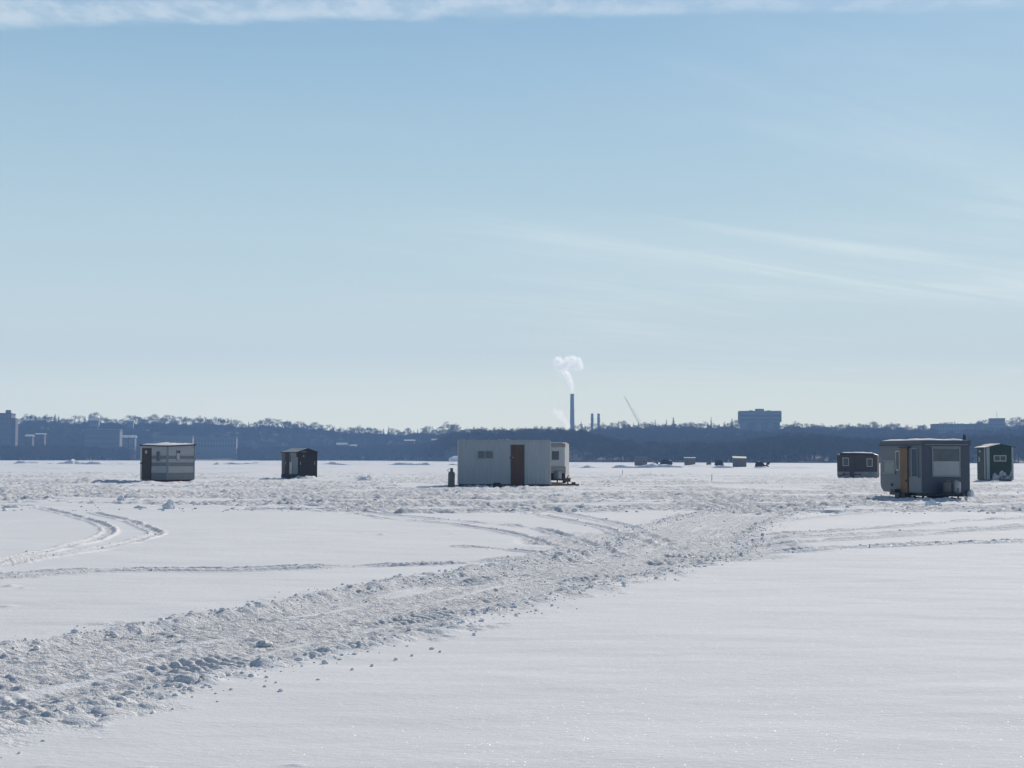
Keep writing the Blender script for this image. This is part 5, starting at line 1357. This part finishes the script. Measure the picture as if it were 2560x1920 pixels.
MB().prism([(8 * k, 1 * k), (18 * k, 0), (19 * k, 3 * k), (15 * k, 5.5 * k), (20 * k, 6.5 * k), (22.5 * k, 12 * k), (13.5 * k, 12.5 * k), (12 * k, 6 * k), (8 * k, 5 * k)], 'y', -.2, .4).build('carrier', M_SHEL_DK, e)
box('ski', M_STEEL, e, -17 * k, 4 * k, -.5, -.36, 0, .1); box('ski', M_STEEL, e, -17 * k, 4 * k, .55, .69, 0, .1)
MB().tube((-4 * k, -.6, 12.5 * k), (-4 * k, .8, 12.5 * k), .04).build('handlebar', M_STEEL, e)

# marker sticks left standing on the ice
M_STICK = mat('weathered_orange_stick', (0.24, 0.13, 0.05), 0.8, 0.2)
for px, py, hpx, lb in ((1556, 1190, 13, 'thin orange marker stick in the snow behind the white camper'), (1779, 1204, 20, 'taller thin marker stick in the churned snow before the distant row'), (1690, 1167, 6, 'tiny marker stick beside the distant van')):
    g_ = ground(px, py); k = g_.y / 3600
    e = empty('marker_stick', (g_.x, g_.y, gz(g_.x, g_.y) - .05), 0, lb, 'stick')
    MB().tube((0, 0, -.1), (.02, 0, hpx * k), .022, .016, 6).build('shaft', M_STICK, e)
    MB().tube((.02, 0, hpx * k - .07), (.02, 0, hpx * k), .03, .03, 6).build('tip', M_WHITE, e)

# ------------------------------------------------------------------ snow piles and clods
for i, (px, py, w_, hgt, lb) in enumerate(((424, 1270, .22, .26, 'jagged heap of snow blocks on the churned edge below the striped hut'), (303, 1251, .22, .17, 'low heap of snow left of the jagged heap'), (1389, 1238, .28, .18, 'small snow heap in front of the tow bar'), (2330, 1265, .32, .26, 'snow heap in front of the grey camper'), (914, 1201, .75, .28, 'wide snow heap between the gabled shed and white cabin'), (350, 1270, .22, .09, 'flat snow lump beside the jagged heap'), (30, 1268, .30, .09, 'flat snow lump by the edge of the left curved ruts'))):
    g_ = ground(px, py)
    e = empty('snow_heap', (g_.x, g_.y, gz(g_.x, g_.y)), 0, lb, 'snow heap')
    rd = random.Random(300 + i)
    nb = 9
    for k in range(nb):
        f_ = rd.uniform(.35, .7)
        a = rd.uniform(0, 6.28); rr = rd.uniform(0, .55) * w_
        o = snow_lump('snow_block', (rr * math.cos(a), rr * math.sin(a) * .7, hgt * rd.uniform(0, .3)), w_ * f_, w_ * f_ * .8, hgt * rd.uniform(.4, .75) * (1.2 - rr / w_), 310 + i * 10 + k, None, None, rough=.5, sub=2, freq=1.8)
        o.parent = e

import bmesh
def clod_protos(n, sub):
    out = []
    from mathutils import noise
    for i in range(n):
        bm = bmesh.new(); bmesh.ops.create_icosphere(bm, subdivisions=sub, radius=1.0)
        off = Vector((i * 3.1, i * 7.7, 1.3))
        for v in bm.verts:
            k = 1 + 0.45 * noise.noise(v.co * 1.3 + off) + .2 * noise.noise(v.co * 3.1 + off)
            v.co = Vector((v.co.x * k, v.co.y * k * .85, v.co.z * k * .75))
        me = bpy.data.meshes.new('snow_clod'); bm.to_mesh(me); bm.free()
        me.materials.append(M_SNOW_PLAIN)
        out.append(me)
    return out
BIG = clod_protos(6, 2); SMALL = clod_protos(6, 1)
small_np = []
for me in SMALL:
    v = np.empty(len(me.vertices) * 3); me.vertices.foreach_get('co', v)
    f = np.array([list(p.vertices) for p in me.polygons])
    small_np.append((v.reshape(-1, 3), f))
# positions along the banks of the track
seg = np.diff(ROAD, axis=0); sl = np.hypot(seg[:, 0], seg[:, 1]); cum = np.concatenate([[0], np.cumsum(sl)])
def road_pt(s, off):
    i = min(len(seg) - 1, max(0, int(np.searchsorted(cum, s) - 1)))
    t = (s - cum[i]) / sl[i]
    p = ROAD[i] + seg[i] * t; n = np.array([-seg[i][1], seg[i][0]]) / sl[i]
    return p + n * off
rd = random.Random(77)
BIGPX = [(392, 1700, 27), (372, 1704, 15), (391, 1718, 16), (412, 1702, 15), (425, 1675, 22), (410, 1690, 22), (335, 1707, 18), (456, 1690, 14), (470, 1688, 18), (490, 1700, 14), (537, 1695, 11), (500, 1708, 12), (580, 1660, 15), (608, 1660, 12), (282, 1727, 16), (238, 1723, 14), (170, 1750, 16), (940, 1447, 20), (923, 1460, 14), (48, 1878, 10), (475, 1548, 14), (180, 1600, 15), (46, 1630, 14), (270, 1573, 11), (130, 1684, 12), (155, 1684, 10), (560, 1548, 12), (740, 1488, 12), (1030, 1632, 10), (1100, 1622, 10), (930, 1655, 12), (990, 1640, 13), (360, 1720, 10), (880, 1668, 11), (700, 1640, 14), (650, 1660, 12), (1185, 1580, 12), (1290, 1530, 12), (1340, 1520, 10), (1380, 1508, 10), (1560, 1460, 14), (1640, 1440, 14), (1780, 1372, 16), (2090, 1345, 8)]
def clod_label(g_, dpx):
    d_, s_, _ = dist_along(np.array([g_.x]), np.array([g_.y]), ROAD, 4.0)
    if d_[0] > 2.0: return 'stray snow clod beside the ruts right of the snow track'
    sd__ = 'on the far bank of' if s_[0] > 0 else 'on the open-field bank of'
    if d_[0] < 0.85: sd__ = 'inside'
    return ('large' if dpx >= 16 else 'medium' if dpx >= 12 else 'small') + ' frozen snow clod ' + sd__ + ' the snow track'
for i, (px, py, dpx) in enumerate(BIGPX):
    g_ = ground(px, py + dpx * .3)
    r_ = dpx * g_.y / 3600 / 2.4
    o = bpy.data.objects.new('snow_clod', BIG[i % 6]); COL.objects.link(o)
    o.location = (g_.x, g_.y, gz(g_.x, g_.y) + r_ * .45); o.scale = (r_, r_, r_ * rd.uniform(.8, 1.1)); o.rotation_euler = (rd.uniform(-.4, .4), rd.uniform(-.4, .4), rd.uniform(0, 6))
    tag(o, 'largest round icy clod in the bank of the snow track' if i == 0 else ('lone lump standing on the far bank of the snow track' if i == 17 else clod_label(g_, dpx)), 'snow clod', None if i in (0, 17) else clod_label(g_, dpx))
o = snow_lump('ice_block', ground(660, 1597, .0), .085, .07, .035, 5, 'flat bluish ice block lying in the middle of the snow track', 'ice block', M_ICE, 2, .25)
o.location.z = gz(o.location.x, o.location.y) + .02; o.rotation_euler = (0, 0, 1.4)
V = []; F = []; base_i = 0
P = []
tot = cum[-1]
for k in range(5200):
    s_ = rd.random() ** 1.0 * tot
    c = road_pt(s_, 0)
    if c[1] < 4 or c[1] > 45: continue
    sd_ = rd.choice((-1, 1))
    if rd.random() < .80: off = sd_ * (1.22 + rd.gauss(0, .16))
    elif rd.random() < .5: off = rd.uniform(-1.1, 1.1)
    else: off = sd_ * (1.35 + abs(rd.gauss(0, .22)))
    p_ = road_pt(s_, off)
    r_ = min(.040, .0075 * math.exp(abs(rd.gauss(0, .7)))) * (1.0 if abs(off) > 1 else .75) * (1.0 if abs(off) < 1.5 else .8)
    P.append((p_[0], p_[1], r_))
for Pl, w_, dp_ in RUTS:
    sg_ = np.diff(Pl, axis=0); ln = np.hypot(sg_[:, 0], sg_[:, 1]); cu = np.concatenate([[0], np.cumsum(ln)])
    for k in range(int(cu[-1] * (6 if w_ > .115 else 3))):
        s_ = rd.uniform(0, cu[-1]); i = min(len(sg_) - 1, max(0, int(np.searchsorted(cu, s_) - 1)))
        n_ = np.array([-sg_[i][1], sg_[i][0]]) / max(ln[i], 1e-6)
        p_ = Pl[i] + sg_[i] * ((s_ - cu[i]) / max(ln[i], 1e-6)) + n_ * rd.gauss(0, w_ * 1.1)
        P.append((p_[0], p_[1], min(.035, .010 * math.exp(abs(rd.gauss(0, .5))))))
for k in range(700):      # loose blocks over the churned ground between the huts
    yy = 41 + (rd.random() ** 1.6) * 75; xx = rd.uniform(-.40, .40) * yy
    P.append((xx, yy, min(.10, .024 * math.exp(abs(rd.gauss(0, .6))))))
P = np.array(P)
zz = lake_height(P[:, 0].copy(), P[:, 1].copy())
ca = np.random.default_rng(3)
for (px_, py_, r_), z_ in zip(P, zz):
    v, f = small_np[rd.randrange(6)]
    a = rd.uniform(0, 6.28); c_, s_ = math.cos(a), math.sin(a)
    vv = v * (r_ * rd.uniform(.8, 1.3), r_ * rd.uniform(.8, 1.2), r_ * rd.uniform(.5, .9))
    vv = np.stack([vv[:, 0] * c_ - vv[:, 1] * s_ + px_, vv[:, 0] * s_ + vv[:, 1] * c_ + py_, vv[:, 2] + z_ + r_ * .15], 1)
    V.append(vv); F.append(f + base_i); base_i += len(vv)
V = np.vstack(V); F = np.vstack(F)
me = bpy.data.meshes.new('snow_crumbs')
me.vertices.add(len(V)); me.vertices.foreach_set('co', V.ravel())
me.loops.add(len(F) * 3); me.loops.foreach_set('vertex_index', F.ravel().astype(np.int32))
me.polygons.add(len(F)); me.polygons.foreach_set('loop_start', (np.arange(len(F)) * 3).astype(np.int32))
me.update(calc_edges=True)
me.materials.append(M_SNOW_PLAIN)
o = bpy.data.objects.new('snow_crumbs', me); COL.objects.link(o)
tag(o, kind='stuff'); o['label'] = 'loose crumbs of broken snow along the tracks'

# ------------------------------------------------------------------ haze
m = bpy.data.materials.new('haze'); m.use_nodes = True; nt = m.node_tree; nt.nodes.clear()
pv = nt.nodes.new('ShaderNodeVolumePrincipled')
pv.inputs['Color'].default_value = (0.34, 0.58, 1.0, 1)
pv.inputs['Density'].default_value = 0.00035
pv.inputs['Anisotropy'].default_value = 0.0
out = nt.nodes.new('ShaderNodeOutputMaterial'); nt.links.new(pv.outputs[0], out.inputs['Volume'])
o = MB().box(-2350, 2350, -2350, 2350, -5, 175).build('haze', m)
tag(o, kind='stuff')
